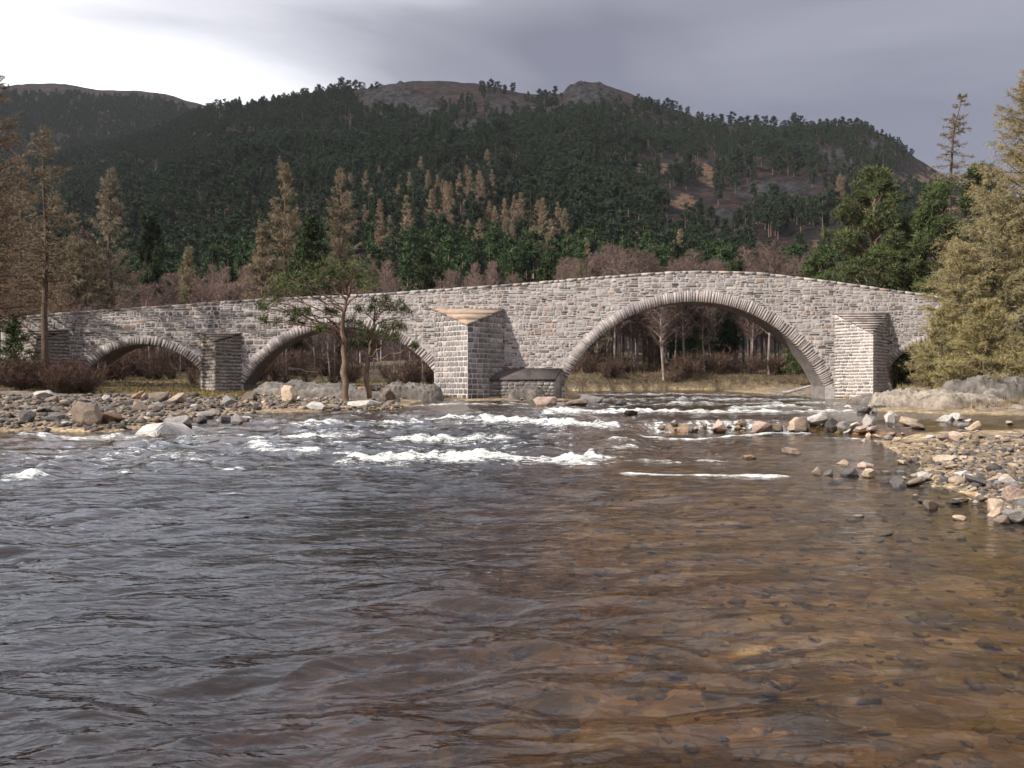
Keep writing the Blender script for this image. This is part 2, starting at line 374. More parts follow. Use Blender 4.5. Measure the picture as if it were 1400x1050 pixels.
_gx = np.arange(-130, 130.01, 0.4); _gy = np.arange(0, 190.01, 0.4)
_GX, _GY = np.meshgrid(_gx, _gy); _GZ = gz(_GX, _GY); _GW = wlev(_GX, _GY)
def _bil(T, x, y):
    fx = np.clip((np.asarray(x, float) + 130) / .4, 0, len(_gx) - 1.001); fy = np.clip(np.asarray(y, float) / .4, 0, len(_gy) - 1.001)
    i = fx.astype(int); j = fy.astype(int); a = fx - i; b = fy - j
    return (T[j, i] * (1 - a) + T[j, i + 1] * a) * (1 - b) + (T[j + 1, i] * (1 - a) + T[j + 1, i + 1] * a) * b
gz_true, wlev_true = gz, wlev
def gzc(x, y): return _bil(_GZ, x, y)
def wlc(x, y): return _bil(_GW, x, y)
_sy = np.concatenate([np.linspace(3, 140, 1400)])
def hit_near(px, py, top=None):
    """first point where the ray through a photo pixel meets the ground or the water"""
    x = (px - 700) / F * _sy; zr = EYE - (py - HZ) / F * _sy
    s = np.maximum(gzc(x, _sy), wlc(x, _sy)); k = np.argmax(zr <= s)
    return float(x[k]), float(_sy[k]), float(s[k])
_hy = np.geomspace(145, 1600, 900)
def hit_hill(px, py):
    x = (px - 700) / F * _hy; zr = EYE + (HZ - py) / F * _hy
    s = hill_z(x, _hy); m = zr <= s; k = int(np.argmax(m)) if m.any() else None
    return None if k is None else (float(x[k]), float(_hy[k]), float(s[k]))
def land_z(x, y):
    a = float(gzc(x, y))
    return a if y < 140 else max(a if y < 185 else -9, float(hill_z(np.array([x]), np.array([y]))[0]))

# ---- water: one sheet with standing waves, a ledge and broken white water
py_rows = np.concatenate([np.arange(1500, 1050, -6.0), np.arange(1050, 700, -1.25), np.arange(700, 528, -0.62)])
ys = EYE * F / (py_rows - HZ); ys = ys[ys > 2.2]
ys = np.concatenate([np.linspace(0.5, ys[0] - 0.1, 8), ys])
uu = np.concatenate([np.linspace(-0.95, -0.66, 30)[:-1], np.linspace(-0.66, 0.66, 560), np.linspace(0.66, 0.95, 30)[1:]])
Y = ys[:, None] * np.ones((1, len(uu))); X = uu[None, :] * (Y + 1.0)
base = wlev(X, Y); depth = np.maximum(base - gz(X, Y), -0.4)
calm = sstep(-9, 6, X) * 0.25                            # the right-hand pool lies flatter
amp = (1 - calm) * (1.15 - 0.15 * sstep(10, 22, Y)) * (0.30 + 0.70 * sstep(0.0, 0.35, depth)) * sstep(-0.05, 0.04, depth)
wa, wb = X * 0.985 + Y * 0.17, Y * 0.985 - X * 0.17      # crests run a little up to the right
warp = 0.35 * gnoise(X * 0.6, Y * 0.6, 71)
h = 0.042 * fbm(wa * 0.5, wb * 1.75 + warp, 2, 72, 0.4) + 0.010 * (1 - 2 * np.abs(gnoise(wa * 0.9 + 7, wb * 3.2 + warp * 2, 75))) + 0.005 * fbm(wa * 2.2, wb * 6.0 + warp * 2, 2, 77)
h = 2.3 * h * amp * (0.8 + 0.6 * gnoise(X * 0.22, Y * 0.22, 79))
# big standing waves in the rapid
rap = sstep(17, 23, Y) * (1 - sstep(44, 56, Y)) * (1 - sstep(4.0, 7.5, X)) * sstep(0.05, 0.5, depth)
h = h + rap * (0.10 * fbm(X * 0.35, Y * 0.9, 3, 81) + 0.05 * fbm(X * 1.1, Y * 2.3, 3, 83))
up = sstep(44, 52, Y) * sstep(0.05, 0.4, depth)
h = h + up * (0.07 * fbm(X * 0.5, Y * 0.8, 3, 85))
foam = np.zeros(X.shape)
# (photo polyline, wave height m, width m along the flow, strength)
BANDS = [([(556, 575), (620, 572), (700, 575), (780, 580), (850, 582)], 0.32, 0.75, 1.15),
         ([(395, 581), (470, 578), (556, 577)], 0.20, 0.6, 0.85),
         ([(360, 597), (440, 594), (500, 593)], 0.20, 0.55, 0.95),
         ([(525, 603), (600, 600), (660, 599), (705, 598)], 0.22, 0.6, 1.0),
         ([(470, 626), (560, 626), (640, 627), (720, 625), (835, 624)], 0.24, 0.6, 1.15),
         ([(335, 606), (380, 612), (440, 617)], 0.20, 0.5, 0.8),
         ([(740, 563), (850, 562), (960, 563), (1060, 562), (1170, 562)], 0.24, 0.9, 1.0),
         ([(990, 558), (1060, 556), (1120, 556)], 0.22, 1.0, 0.85),
         ([(800, 547), (900, 545), (1000, 546), (1110, 547)], 0.22, 1.6, 0.62),
         ([(850, 553), (950, 552), (1080, 552)], 0.20, 1.2, 0.62),
         ([(820, 540), (900, 539), (1010, 540), (1100, 541)], 0.22, 2.2, 0.6),
         ([(555, 555), (620, 553), (700, 553)], 0.12, 0.7, 0.7),
         ([(15, 597), (120, 598), (235, 597)], 0.08, 0.35, 0.6), ([(240, 599), (300, 596), (360, 592)], 0.10, 0.35, 0.7),
         ([(12, 648), (32, 647), (50, 650)], 0.34, 0.38, 1.5),
         ([(205, 632), (235, 630), (262, 634)], 0.14, 0.3, 0.75), ([(140, 648), (165, 647), (190, 650)], 0.10, 0.25, 0.6),
         ([(855, 630), (940, 630), (1010, 632)], 0.07, 0.3, 0.62), ([(700, 632), (780, 634), (850, 632)], 0.06, 0.3, 0.5),
         ([(845, 647), (930, 648), (1010, 650), (1075, 651)], 0.05, 0.10, 1.6),
         ([(868, 591), (950, 591), (1050, 592), (1120, 592)], 0.06, 0.30, 1.1), ([(1120, 598), (1180, 600), (1250, 601)], 0.05, 0.25, 0.85)]
_r = random.Random(5)
for _i in range(64):                                      # short broken streaks between the main waves
    a_ = _r.uniform(60, 860); b_ = _r.uniform(562, 640); l_ = _r.uniform(18, 70)
    if a_ < 380 and b_ < 590: continue
    BANDS.append(([(a_, b_), (a_ + l_ * .5, b_ + _r.uniform(-2, 2)), (a_ + l_, b_ + _r.uniform(-2, 2))], _r.uniform(.04, .13), _r.uniform(.16, .34), _r.uniform(.5, .85)))
for _i in range(18):
    a_ = _r.uniform(800, 1110); b_ = _r.uniform(537, 558); l_ = _r.uniform(20, 70)
    BANDS.append(([(a_, b_), (a_ + l_ * .5, b_), (a_ + l_, b_ + _r.uniform(-.6, .6))], _r.uniform(.08, .2), _r.uniform(.5, 1.2), _r.uniform(.45, .8)))
for bi, (pl, hh, wd, st) in enumerate(BANDS):
    pts = []
    for (a, b) in pl:
        zz = 0.2
        for _ in range(5):
            yy = (EYE - zz - hh * 0.3) * F / (b - HZ); zz = float(wlev(np.array([wx(a, yy)]), np.array([yy]))[0])
        pts.append((wx(a, yy), yy))
    pts = np.array(pts)
    rs = slice(*np.searchsorted(ys, [pts[:, 1].min() - 9 * wd - 1.0, pts[:, 1].max() + 5 * wd + 1.0]))
    uc = (uu * 1.0); x_at = pts[:, 0] / (pts[:, 1] + 1.0); cs_ = slice(*np.searchsorted(uu, [x_at.min() - 0.06, x_at.max() + 0.06]))
    if rs.start >= rs.stop: continue
    Xs, Ys = X[rs, cs_], Y[rs, cs_]
    yl = np.interp(Xs, pts[:, 0], pts[:, 1]) + (0.35 * gnoise(Xs * 0.8, Xs * 0 + bi * 3.1, 90 + bi) + 0.15 * gnoise(Xs * 2.7, Xs * 0 + bi, 91 + bi)) * min(1, wd / 0.5)
    ends = sstep(pts[0, 0] - 0.4, pts[0, 0] + 0.5, Xs) * (1 - sstep(pts[-1, 0] - 0.5, pts[-1, 0] + 0.4, Xs))
    d = (Ys - yl) / wd
    crest = np.exp(-np.where(d < 0, d * 1.15, d * 0.8) ** 2) * ends
    lump = 0.55 + 0.55 * gnoise(Xs * 0.75 + bi, Ys * 0.3, 95 + bi) + 0.5 * gnoise(Xs * 2.1, Ys * 1.0, 96)
    rough = 1 + 0.9 * gnoise(Xs * 4.5, Ys * 3.5, 97) + 0.9 * gnoise(Xs * 11, Ys * 8, 98)
    h[rs, cs_] += 0.62 * crest * hh * np.clip(lump + 0.35, 0.2, 1.4) * (0.70 + 0.30 * rough)
    fm = np.exp(-np.where(d < 0, d * 0.95, d * 1.5) ** 2) * ends * st * 1.0 * np.clip(0.55 + 0.8 * lump, 0.72 if bi < 12 else 0.4, 1.25)
    trail = np.exp(-np.clip(-d, 0, 9) * 0.45) * (d < 0) * (d > -8.5) * ends * st * 0.42
    foam[rs, cs_] = np.maximum(foam[rs, cs_], np.maximum(fm, trail))
# the ledge: water pours over in separate strands
led = sstep(4.6, 5.8, X) * (1 - sstep(11.2, 13.0, X)) * np.exp(-((Y - 33.7) / 0.75) ** 2)
foam = np.maximum(foam, led * np.clip(0.50 + 1.1 * gnoise(X * 1.3, Y * 0.15, 101) + 0.9 * gnoise(X * 5.5, Y * 0.3, 102), 0, 1.1))
wild = sstep(17, 24, Y) * (1 - sstep(5, 8, X)) * 0.26 + sstep(46, 54, Y) * 0.30
foam = np.maximum(foam, wild * sstep(0.05, 0.4, depth) * np.clip(0.5 + fbm(X * 0.5, Y * 1.2, 3, 103), 0, 1.4))
V = np.stack([X, Y, base + h], -1).reshape(-1, 3)
Fq = grid_faces(*X.shape)
dep = depth.ravel(); keep = (dep[Fq] > -0.30).any(1); Fq = Fq[keep]
used = np.zeros(len(V), bool); used[Fq.ravel()] = True; remap = np.cumsum(used) - 1
Fq = remap[Fq]; V = V[used]

g = G('river_water'); p = g.pos()
dpt = g.math('MAXIMUM', g.attr('depth'), 0.0); fo = g.attr('foam')
mpn = g.n('ShaderNodeMapping', {'Vector': p, 'Rotation': (0, 0, R(-10)), 'Scale': (1.0, 2.6, 1)}).outputs[0]
r1 = g.noise(mpn, 2.6, 3, 0.5, 0.8); r2 = g.noise(mpn, 9.0, 2, 0.5, 0.3)
hgt = g.math('ADD', g.math('MULTIPLY', r1, 1.0), g.math('MULTIPLY', r2, 0.16))
nb = g.bump(hgt, 0.38, 0.08)
def ex(k): return g.math('POWER', math.exp(-k), dpt)
tint = g.n('ShaderNodeCombineColor', {0: ex(1.0), 1: ex(1.35), 2: ex(2.1)}).outputs[0]
tint = g.mix(1.0, tint, (0.93, 0.86, 0.76, 1), 'MULTIPLY')
trn = g.n('ShaderNodeBsdfTransparent', {0: tint}).outputs[0]
sub = g.n('ShaderNodeBsdfDiffuse', {0: (0.035, 0.022, 0.012, 1)}).outputs[0]
inside = g.n('ShaderNodeMixShader', {0: 0.06, 1: trn, 2: sub}).outputs[0]
fre = g.n('ShaderNodeFresnel', {'IOR': 1.36, 'Normal': nb}).outputs[0]
gl = g.n('ShaderNodeBsdfGlossy', {'Color': (0.91, 0.945, 1.0, 1), 'Roughness': 0.08, 'Normal': nb}).outputs[0]
wat = g.n('ShaderNodeMixShader', {0: fre, 1: inside, 2: gl}).outputs[0]
fn = g.noise(g.n('ShaderNodeMapping', {'Vector': p, 'Scale': (0.8, 1.6, 1.6)}).outputs[0], 4.2, 7, 0.72, 0.5)
fine = g.noise(p, 17, 4, 0.7)
fmask = g.math('ADD', fo, g.math('ADD', g.math('MULTIPLY', g.math('SUBTRACT', fn, 0.5), 2.8), g.math('MULTIPLY', g.math('SUBTRACT', fine, 0.5), 1.5)))
stk = g.noise(g.n('ShaderNodeMapping', {'Vector': p, 'Scale': (0.5, 2.4, 1.6)}).outputs[0], 3.0, 5, 0.65, 0.4)
fmask = g.math('ADD', fmask, g.math('MULTIPLY', g.math('SUBTRACT', stk, 0.5), 2.3))
fmask = g.ramp(fmask, [(0.42, (0, 0, 0)), (1.4, (0.95, 0.95, 0.95))])
fmask = g.math('MULTIPLY', fmask, g.ramp(fo, [(0.04, (0, 0, 0)), (0.2, (1, 1, 1))]))
fcol = g.ramp(fn, [(0.35, (0.42, 0.40, 0.34)), (0.55, (0.74, 0.73, 0.68)), (0.7, (0.86, 0.86, 0.84))])
foamsh = g.pbr(fcol, 0.7, g.bump(g.math('ADD', fn, g.math('MULTIPLY', fine, 0.5)), 0.9, 0.12), 0.3)
mat_water = g.out(g.n('ShaderNodeMixShader', {0: fmask, 1: wat, 2: foamsh}).outputs[0])
me = mesh_np('river', V, [Fq], None, [mat_water], True, {'depth': dep[used], 'foam': foam.ravel()[used]})
tag(link('river_water', me), kind='structure')
# ------------------------------------------------------------------ the bridge
BY = 65.0; BW = 2.9                      # spandrel face and width of the bridge
sB = BY / F
TOP = np.array([(0, 434), (20, 433), (100, 426), (200, 419), (300, 412), (360, 408), (500, 402), (600, 395), (700, 388), (800, 379.5), (870, 374), (920, 371), (960, 370), (1000, 370.5), (1040, 372.5),
                (1080, 377), (1150, 386), (1200, 393), (1280, 404), (1400, 420)], float)
def top_z(x): return EYE + (HZ - np.interp(700 + np.asarray(x) / sB, TOP[:, 0], TOP[:, 1])) * sB
ARCHES = [(-28.1, -0.98, 5.67, -32.5, -23.75, 0.62, 44), (-12.9, -2.75, 8.76, -20.5, -5.75, 0.72, 80), (13.88, -3.0, 10.95, 3.9, 23.88, 0.84, 140), (32.4, 0.55, 4.30, 28.6, 36.2, 0.55, 36)]   # cx, cz, R, x0, x1, ring, voussoirs
XL, XR = -39.0, 39.0
GROUP_B = None
bridge = link('stone_arch_bridge', None); bridge.location = (0, BY, 0.5)
tag(bridge, 'long grey rubble stone bridge with four arches humped over the rapids', 'bridge')
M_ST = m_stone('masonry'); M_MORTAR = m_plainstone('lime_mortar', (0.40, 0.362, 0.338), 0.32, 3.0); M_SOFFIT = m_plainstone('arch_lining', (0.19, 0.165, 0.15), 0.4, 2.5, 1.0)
M_ROAD = m_plainstone('bridge_road', (0.16, 0.14, 0.11), 0.3, 1.0)
def bl(name, me, parent=None):           # world-space mesh under the bridge
    o = link(name, me, parent or bridge)
    if parent is None: o.matrix_parent_inverse = Matrix.Translation(bridge.location).inverted()
    return o

def soffit(x):
    for (cx, cz, Rr, x0, x1, rt, nv) in ARCHES:
        if x0 <= x <= x1: return cz + math.sqrt(max(Rr * Rr - (x - cx) ** 2, 0))
    return None
# core wall (recessed mortar face), soffits and road
xs = [XL]
for (cx, cz, Rr, x0, x1, rt, nv) in ARCHES: xs += [x0 - 1e-4] + list(np.linspace(x0, x1, 49)) + [x1 + 1e-4]
xs += [XR] + list(np.arange(XL + 0.7, XR, 1.0)); xs = sorted(set(round(v, 5) for v in xs))
bm = bmesh.new(); prev = None
YF, YBk = BY + 0.004, BY + BW
for x in xs:
    s_ = soffit(x); zb = -1.2 if s_ is None else max(s_, -1.2); zt = float(top_z(x)) - 0.16
    zr = zt - 0.75
    pts = [(x, YF, zb), (x, YF, zt), (x, YF + 0.42, zt), (x, YF + 0.42, zr), (x, YBk - 0.42, zr), (x, YBk - 0.42, zt), (x, YBk, zt), (x, YBk, zb)]
    cur = [bm.verts.new(q) for q in pts]
    if prev:
        for i in range(8):
            j = (i + 1) % 8
            f = bm.faces.new((prev[i], cur[i], cur[j], prev[j]))
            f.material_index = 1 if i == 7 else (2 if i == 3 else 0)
    else: bm.faces.new(cur)
    prev = cur
bm.faces.new(list(reversed(prev)))
bmesh.ops.recalc_face_normals(bm, faces=bm.faces)
me = bpy.data.meshes.new('spandrel_wall'); bm.to_mesh(me); bm.free()
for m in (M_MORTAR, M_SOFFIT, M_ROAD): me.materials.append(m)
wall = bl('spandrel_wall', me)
# hand the mortar attributes nothing; stones follow

class Stones:
    """collects stones: each an n-gon in (s, z) raised along the normal with a chamfered, slightly domed face"""
    def __init__(s): s.items = []
    def add(s, poly, frame, proud, col, back=0.06):
        O, A, N = frame; poly = np.array(poly, float); n = len(poly); c = poly.mean(0)
        inner = c + (poly - c) * (1 - min(0.2, 0.016 / max(0.05, np.abs(poly - c).max(0).min())))
        def P(q, d): return np.array([O[0] + A[0] * q[0] + N[0] * d, O[1] + A[1] * q[0] + N[1] * d, q[1] + A[2] * q[0] + N[2] * d])
        V = [P(q, -back) for q in poly] + [P(q, proud * 0.45) for q in poly] + [P(q, proud * random.uniform(0.8, 1.15)) for q in inner] + [P(c, proud * 1.05 + .003)]
        q = []; t = []
        for i in range(n):
            j = (i + 1) % n
            q += [(i, j, n + j, n + i), (n + i, n + j, 2 * n + j, 2 * n + i)]; t.append((2 * n + i, 2 * n + j, 3 * n))
        s.items.append((abs(np.ptp(poly[:, 0]) * np.ptp(poly[:, 1])), np.array(V), np.array(q), np.array(t), np.tile(col, (3 * n + 1, 1))))
    def build(s, parent, single, rest, nmax, mat, n_single=None):
        s.items.sort(key=lambda i: -i[0])
        for it in s.items[:nmax]:
            c0 = it[1].mean(0); 
            me = mesh_np(single, it[1] - c0, [it[2], it[3]], it[4], [mat]); o = link(single, me, parent); o.matrix_parent_inverse = parent.matrix_world.inverted() if parent.parent is None else Matrix.Identity(4)
            o.location = c0
        r = s.items[nmax:]
        if r:
            off = 0; V = []; Q = []; T = []; K = []
            for it in r: V.append(it[1]); Q.append(it[2] + off); T.append(it[3] + off); K.append(it[4]); off += len(it[1])
            me = mesh_np(rest, np.concatenate(V), [np.concatenate(Q), np.concatenate(T)], np.concatenate(K), [mat])
            o = link(rest, me, parent); o['kind'] = 'stuff'
        return len(s.items)

def quadpoly(x0, x1, z0, z1, j, cham):
    """rounded, jittered stone outline"""
    w, h_ = x1 - x0, z1 - z0; c = cham * min(w, h_); r = random.uniform
    P = []
    for (cx, cz, dx, dz) in ((x0, z0, 1, 1), (x1, z0, -1, 1), (x1, z1, -1, -1), (x0, z1, 1, -1)):
        a = (cx + dx * c * r(.5, 1.3), cz + r(0, j)* dz); b = (cx + r(0, j) * dx, cz + dz * c * r(.5, 1.3))
        P += [b, a] if (dx, dz) in ((1, 1), (-1, -1)) else [a, b]
    return P

def stone_col(kind):
    r = random.random(); v = random.uniform(0.84, 1.16)
    if kind == 'rubble':
        c = (0.345, 0.318, 0.298) if r < .45 else (0.41, 0.376, 0.35) if r < .68 else (0.29, 0.26, 0.255) if r < .84 else (0.20, 0.175, 0.17) if r < .93 else (0.38, 0.28, 0.22)
    elif kind == 'crevice_shade': c = (0.12, 0.105, 0.10)  # dark thin stones that also paint in the shade of open joints
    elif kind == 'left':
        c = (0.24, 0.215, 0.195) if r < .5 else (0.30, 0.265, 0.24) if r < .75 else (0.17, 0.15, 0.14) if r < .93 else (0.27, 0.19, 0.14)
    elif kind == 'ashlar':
        c = (0.21, 0.19, 0.185) if r < .5 else (0.26, 0.235, 0.225) if r < .75 else (0.15, 0.138, 0.138) if r < .92 else (0.34, 0.30, 0.28)
    elif kind == 'slate':
        c = (0.36, 0.32, 0.295) if r < .5 else (0.44, 0.39, 0.36) if r < .8 else (0.25, 0.22, 0.205)
    elif kind == 'vous':
        c = (0.37, 0.33, 0.31) if r < .55 else (0.29, 0.26, 0.25) if r < .85 else (0.43, 0.385, 0.36)
    return tuple(min(.8, q * v) for q in c)

frame_f = ((0, BY, 0), (1, 0, 0), (0, -1, 0))
# voussoirs
for ai, (cx, cz, Rr, x0, x1, rt, nv) in enumerate(ARCHES):
    a0 = math.acos(max(-1, min(1, (x1 - cx) / Rr))); a1 = math.acos(max(-1, min(1, (x0 - cx) / Rr)))
    cuts = np.cumsum([random.uniform(.6, 1.4) for _ in range(nv)]); cuts = np.concatenate([[0], cuts / cuts[-1]]) * (a1 - a0) + a0
    for i in range(nv):
        g0 = cuts[i] + 0.016 / Rr; g1 = cuts[i + 1] - 0.018 / Rr
        ro = Rr + rt * random.uniform(0.80, 1.08); pr = random.uniform(0.006, 0.035)
        V = []
        for d in (-pr, 0.5):
            for (rr, a) in ((Rr - 0.015, g0), (ro, g0), (ro, g1), (Rr - 0.015, g1)): V.append((cx + rr * math.cos(a), BY + d, cz + rr * math.sin(a)))
        V = np.array(V); c0 = V.mean(0)
        Fv = [(0, 1, 2, 3), (7, 6, 5, 4), (0, 4, 5, 1), (1, 5, 6, 2), (2, 6, 7, 3), (3, 7, 4, 0)]
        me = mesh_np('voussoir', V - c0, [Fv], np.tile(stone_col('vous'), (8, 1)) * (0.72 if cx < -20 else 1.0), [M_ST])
        o = bl('voussoir', me); o.location = c0

def arch_clip(poly):
    """push corners of a stone out of the arch rings; None when it lies inside"""
    P = np.array(poly); c = P.mean(0)
    for (cx, cz, Rr, x0, x1, rt, nv) in ARCHES:
        ro = Rr + rt * 0.97
        if c[0] > x0 - rt and c[0] < x1 + rt:
            d = np.hypot(P[:, 0] - cx, P[:, 1] - cz)
            if np.hypot(*(c - (cx, cz))) < ro + 0.02: return None
            zs = cz + math.sqrt(max(Rr * Rr - (min(cx - x0, x1 - cx)) ** 2, 0))
            if x0 < c[0] < x1 and c[1] < zs: return None
            m = d < ro
            if m.any():
                P[m] = np.array((cx, cz)) + (P[m] - (cx, cz)) * (ro / d[m])[:, None]
    return P
stones = Stones()
z = 0.35
while z < 10.6:
    hz_ = random.uniform(0.26, 0.42); x = XL + random.uniform(0, .4)
    while x < XR:
        w = min(max(random.gauss(0.47, 0.19), 0.2), 1.0)
        zz = z + 0.10 * gnoise(np.array([x * 0.35]), np.array([z * 1.3]), 5)[0]
        x1 = x + w; r_ = random.random(); zT = float(top_z(x + w / 2)) - 0.1
        # one block, two or three thin ones on top of each other, or a block with a pinning stone beside it
        if r_ < .36: cells = [(x, x1, 0, 1)]
        elif r_ < .72: c_ = random.uniform(.35, .65); d_ = random.uniform(-.15, .15); cells = [(x, x1 + d_, 0, c_), (x, x1 - d_ * .5, c_, 1)]
        elif r_ < .86: cells = [(x, x1, 0, .34), (x, x1, .34, .68), (x, x1, .68, 1)]
        else: m_ = x + w * random.uniform(.4, .7); cells = [(x, m_, 0, 1), (m_, x1, 0, .5), (m_, x1, .5, 1)]
        for (a_, b_, c0_, c1_) in cells:
            z0_ = zz + hz_ * c0_; z1_ = min(zz + hz_ * c1_, zT)
            if z1_ - z0_ < .06: continue
            gpx = random.uniform(.008, .035); gpz = random.uniform(.006, .026)
            z1_ = z0_ + (z1_ - z0_) * random.uniform(.82, 1.0)
            P = arch_clip(quadpoly(a_ + gpx, b_ - gpx, z0_ + gpz, z1_ - gpz * .5, 0.03, random.uniform(.15, .45)))
            if P is not None and np.ptp(P[:, 1]) > 0.05:
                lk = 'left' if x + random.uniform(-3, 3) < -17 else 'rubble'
                stones.add(P, frame_f, random.uniform(0.004, 0.024) + (0.03 if random.random() < .06 else 0), stone_col(lk if z1_ - z0_ > .2 or random.random() < .7 else 'crevice_shade'))
        x = x1 + random.uniform(0.0, 0.02)
    z += hz_ * .97
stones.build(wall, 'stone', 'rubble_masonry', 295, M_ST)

# coping along the parapet
x = XL
while x < XR - 0.3:
    w = random.uniform(0.4, 1.1); t0, t1 = float(top_z(x)), float(top_z(x + w)); hgt = random.uniform(0.17, 0.215)
    me_v = []
    for (xx, tt) in ((x + .01, t0), (x + w - .015, t1)):
        j = random.uniform(-.014, .014)
        for (yy, dz) in ((BY - random.uniform(.0, .04), -0.19), (BY + random.uniform(-.02, .06), hgt - 0.19 + j), (BY + .46, hgt - 0.19 + j), (BY + .5, -0.19)): me_v.append((xx, yy, tt + dz))
    V = np.array(me_v); c0 = V.mean(0)
    Fv = [(0, 1, 2, 3), (7, 6, 5, 4), (0, 4, 5, 1), (1, 5, 6, 2), (2, 6, 7, 3), (3, 7, 4, 0)]
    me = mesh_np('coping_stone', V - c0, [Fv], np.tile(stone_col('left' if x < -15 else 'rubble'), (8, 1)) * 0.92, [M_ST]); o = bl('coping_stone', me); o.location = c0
    x += w
# far parapet coping as a plain rough strip is hidden behind the near one

# cutwaters: triangular prisms against the piers with a sloping cap
def cutwater(x0, x1, p, z_top, z_apex, ch, kind, cap, zb=-0.8, mortar=None, nmax=0, cw=0.36, capn=4):
    cx = (x0 + x1) / 2; ya = BY - p
    core = bmesh.new(); i = 0.004
    L0 = (x0 + i * 1.6, BY + 0.1); A0 = (cx, ya + i * 1.5); R0 = (x1 - i * 1.6, BY + 0.1)
    vb = [core.verts.new((q[0], q[1], zb)) for q in (L0, A0, R0)]
    vt = [core.verts.new((L0[0], L0[1], z_top - .05)), core.verts.new((A0[0], A0[1], z_apex - .05)), core.verts.new((R0[0], R0[1], z_top - .05))]
    core.faces.new(vb); core.faces.new(vt)
    for k in range(3): core.faces.new((vb[k], vb[(k + 1) % 3], vt[(k + 1) % 3], vt[k]))
    bmesh.ops.recalc_face_normals(core, faces=core.faces)
    me = bpy.data.meshes.new('cutwater'); core.to_mesh(me); core.free(); me.materials.append(mortar or M_MORTAR)
    cwo = bl('cutwater', me)
    S2 = Stones()
    for side in (-1, 1):
        X0 = x0 if side < 0 else cx; ln = math.hypot(cx - x0, p)
        if side < 0: O = (x0, BY, 0); A = ((cx - x0) / ln, -p / ln, 0)
        else: O = (cx, ya, 0); A = ((x1 - cx) / ln, p / ln, 0)
        N = (A[1], -A[0], 0)
        z = zb + 0.9; row = 0
        while z < z_top:
            h_ = ch * random.uniform(.86, 1.12); s = -random.uniform(0.0, cw) if row % 2 else 0.0
            while s < ln:
                w = cw * random.uniform(.7, 1.45) * (1.0 if kind != 'slate' else random.uniform(.8, 1.8)); s0 = max(s, 0.0); s1 = min(s + w, ln)
                if s1 - s0 > 0.1:
                    f = ((s0 + s1) / 2) / ln; f = f if side < 0 else 1 - f
                    zt = z_top + (z_apex - z_top) * f
                    z1 = min(z + h_, zt + 0.02)
                    if z1 - z > 0.08:
                        gp = 0.034 if kind == 'ashlar' else 0.022
                        hh = (z + (z1 - z) * (1 if kind == 'ashlar' else random.uniform(.6, 1)))
                        S2.add(quadpoly(s0 + gp, s1 - gp, z + gp, hh - gp, 0.014, .16 if kind == 'ashlar' else .3), (O, A, N), random.uniform(.006, .014) if kind == 'ashlar' else random.uniform(.008, .03), stone_col(kind if kind != 'slate' or random.random() < .7 else 'rubble'))
                s += w
            z += h_; row += 1
    S2.build(cwo, 'block', 'block_masonry', nmax, M_ST)
    # cap: courses stepping down from the wall to the point
    for k in range(capn):
        f0, f1 = k / capn, (k + 1) / capn
        zt0 = z_top + (z_apex - z_top) * f0 + 0.10; zt1 = z_top + (z_apex - z_top) * f1 + (0.14 if cap == 'slab' else 0.10)
        ov = 0.045 if cap == 'slab' else 0.03
        y0 = BY - p * f0; y1 = BY - p * f1 - ov
        a0 = x0 + (cx - x0) * f0 - ov; b0 = x1 + (cx - x1) * f0 + ov
        a1 = x0 + (cx - x0) * f1 - ov * 0.6; b1 = x1 + (cx - x1) * f1 + ov * 0.6
        if cap == 'slab': zz = [zt0, zt1 + .05]; thick = .22
        else: zz = [zt0 - 0.02, zt0 - 0.07]; thick = (z_top - z_apex) / capn * 0.62
        V = [(a0, y0 + .12, zz[0]), (b0, y0 + .12, zz[0]), (b1, y1, zz[1]), (a1, y1, zz[1])]
        V += [(a0, y0 + .12, zz[0] - thick), (b0, y0 + .12, zz[0] - thick), (b1, y1, zz[1] - thick), (a1, y1, zz[1] - thick)]
        Fv = [(3, 2, 1, 0), (4, 5, 6, 7), (0, 1, 5, 4), (1, 2, 6, 5), (2, 3, 7, 6), (3, 0, 4, 7)]
        V = np.array(V); c0 = V.mean(0)
        colr = (0.38, 0.285, 0.215) if cap == 'slab' else stone_col('slate') if kind == 'slate' else (0.17, 0.15, 0.135)
        v = random.uniform(.88, 1.08)
        me = mesh_np('cap_course', V - c0, [Fv], np.tile(np.array(colr) * v, (8, 1)), [M_ST]); o = link('cap_course', me, cwo); o.location = c0
    return cwo
M_MORT_W = m_plainstone('white_mortar', (0.50, 0.465, 0.43), 0.25, 3.0)
M_MORT_D = m_plainstone('dark_mortar', (0.21, 0.185, 0.165), 0.35, 3.0)
cutwater(-5.95, -0.55, 2.7, 7.35, 5.95, 0.385, 'ashlar', 'slab', mortar=M_MORT_W, nmax=290, cw=0.47, capn=3)
cutwater(24.55, 28.75, 2.1, 7.05, 5.3, 0.235, 'slate', 'step', mortar=M_MORT_W, nmax=0, cw=0.42, capn=9)
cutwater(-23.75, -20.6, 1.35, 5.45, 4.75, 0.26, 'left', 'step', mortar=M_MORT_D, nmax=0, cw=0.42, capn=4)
cutwater(-37.0, -33.75, 1.5, 5.75, 4.85, 0.26, 'left', 'step', mortar=M_MORT_D, nmax=0, cw=0.42, capn=4)
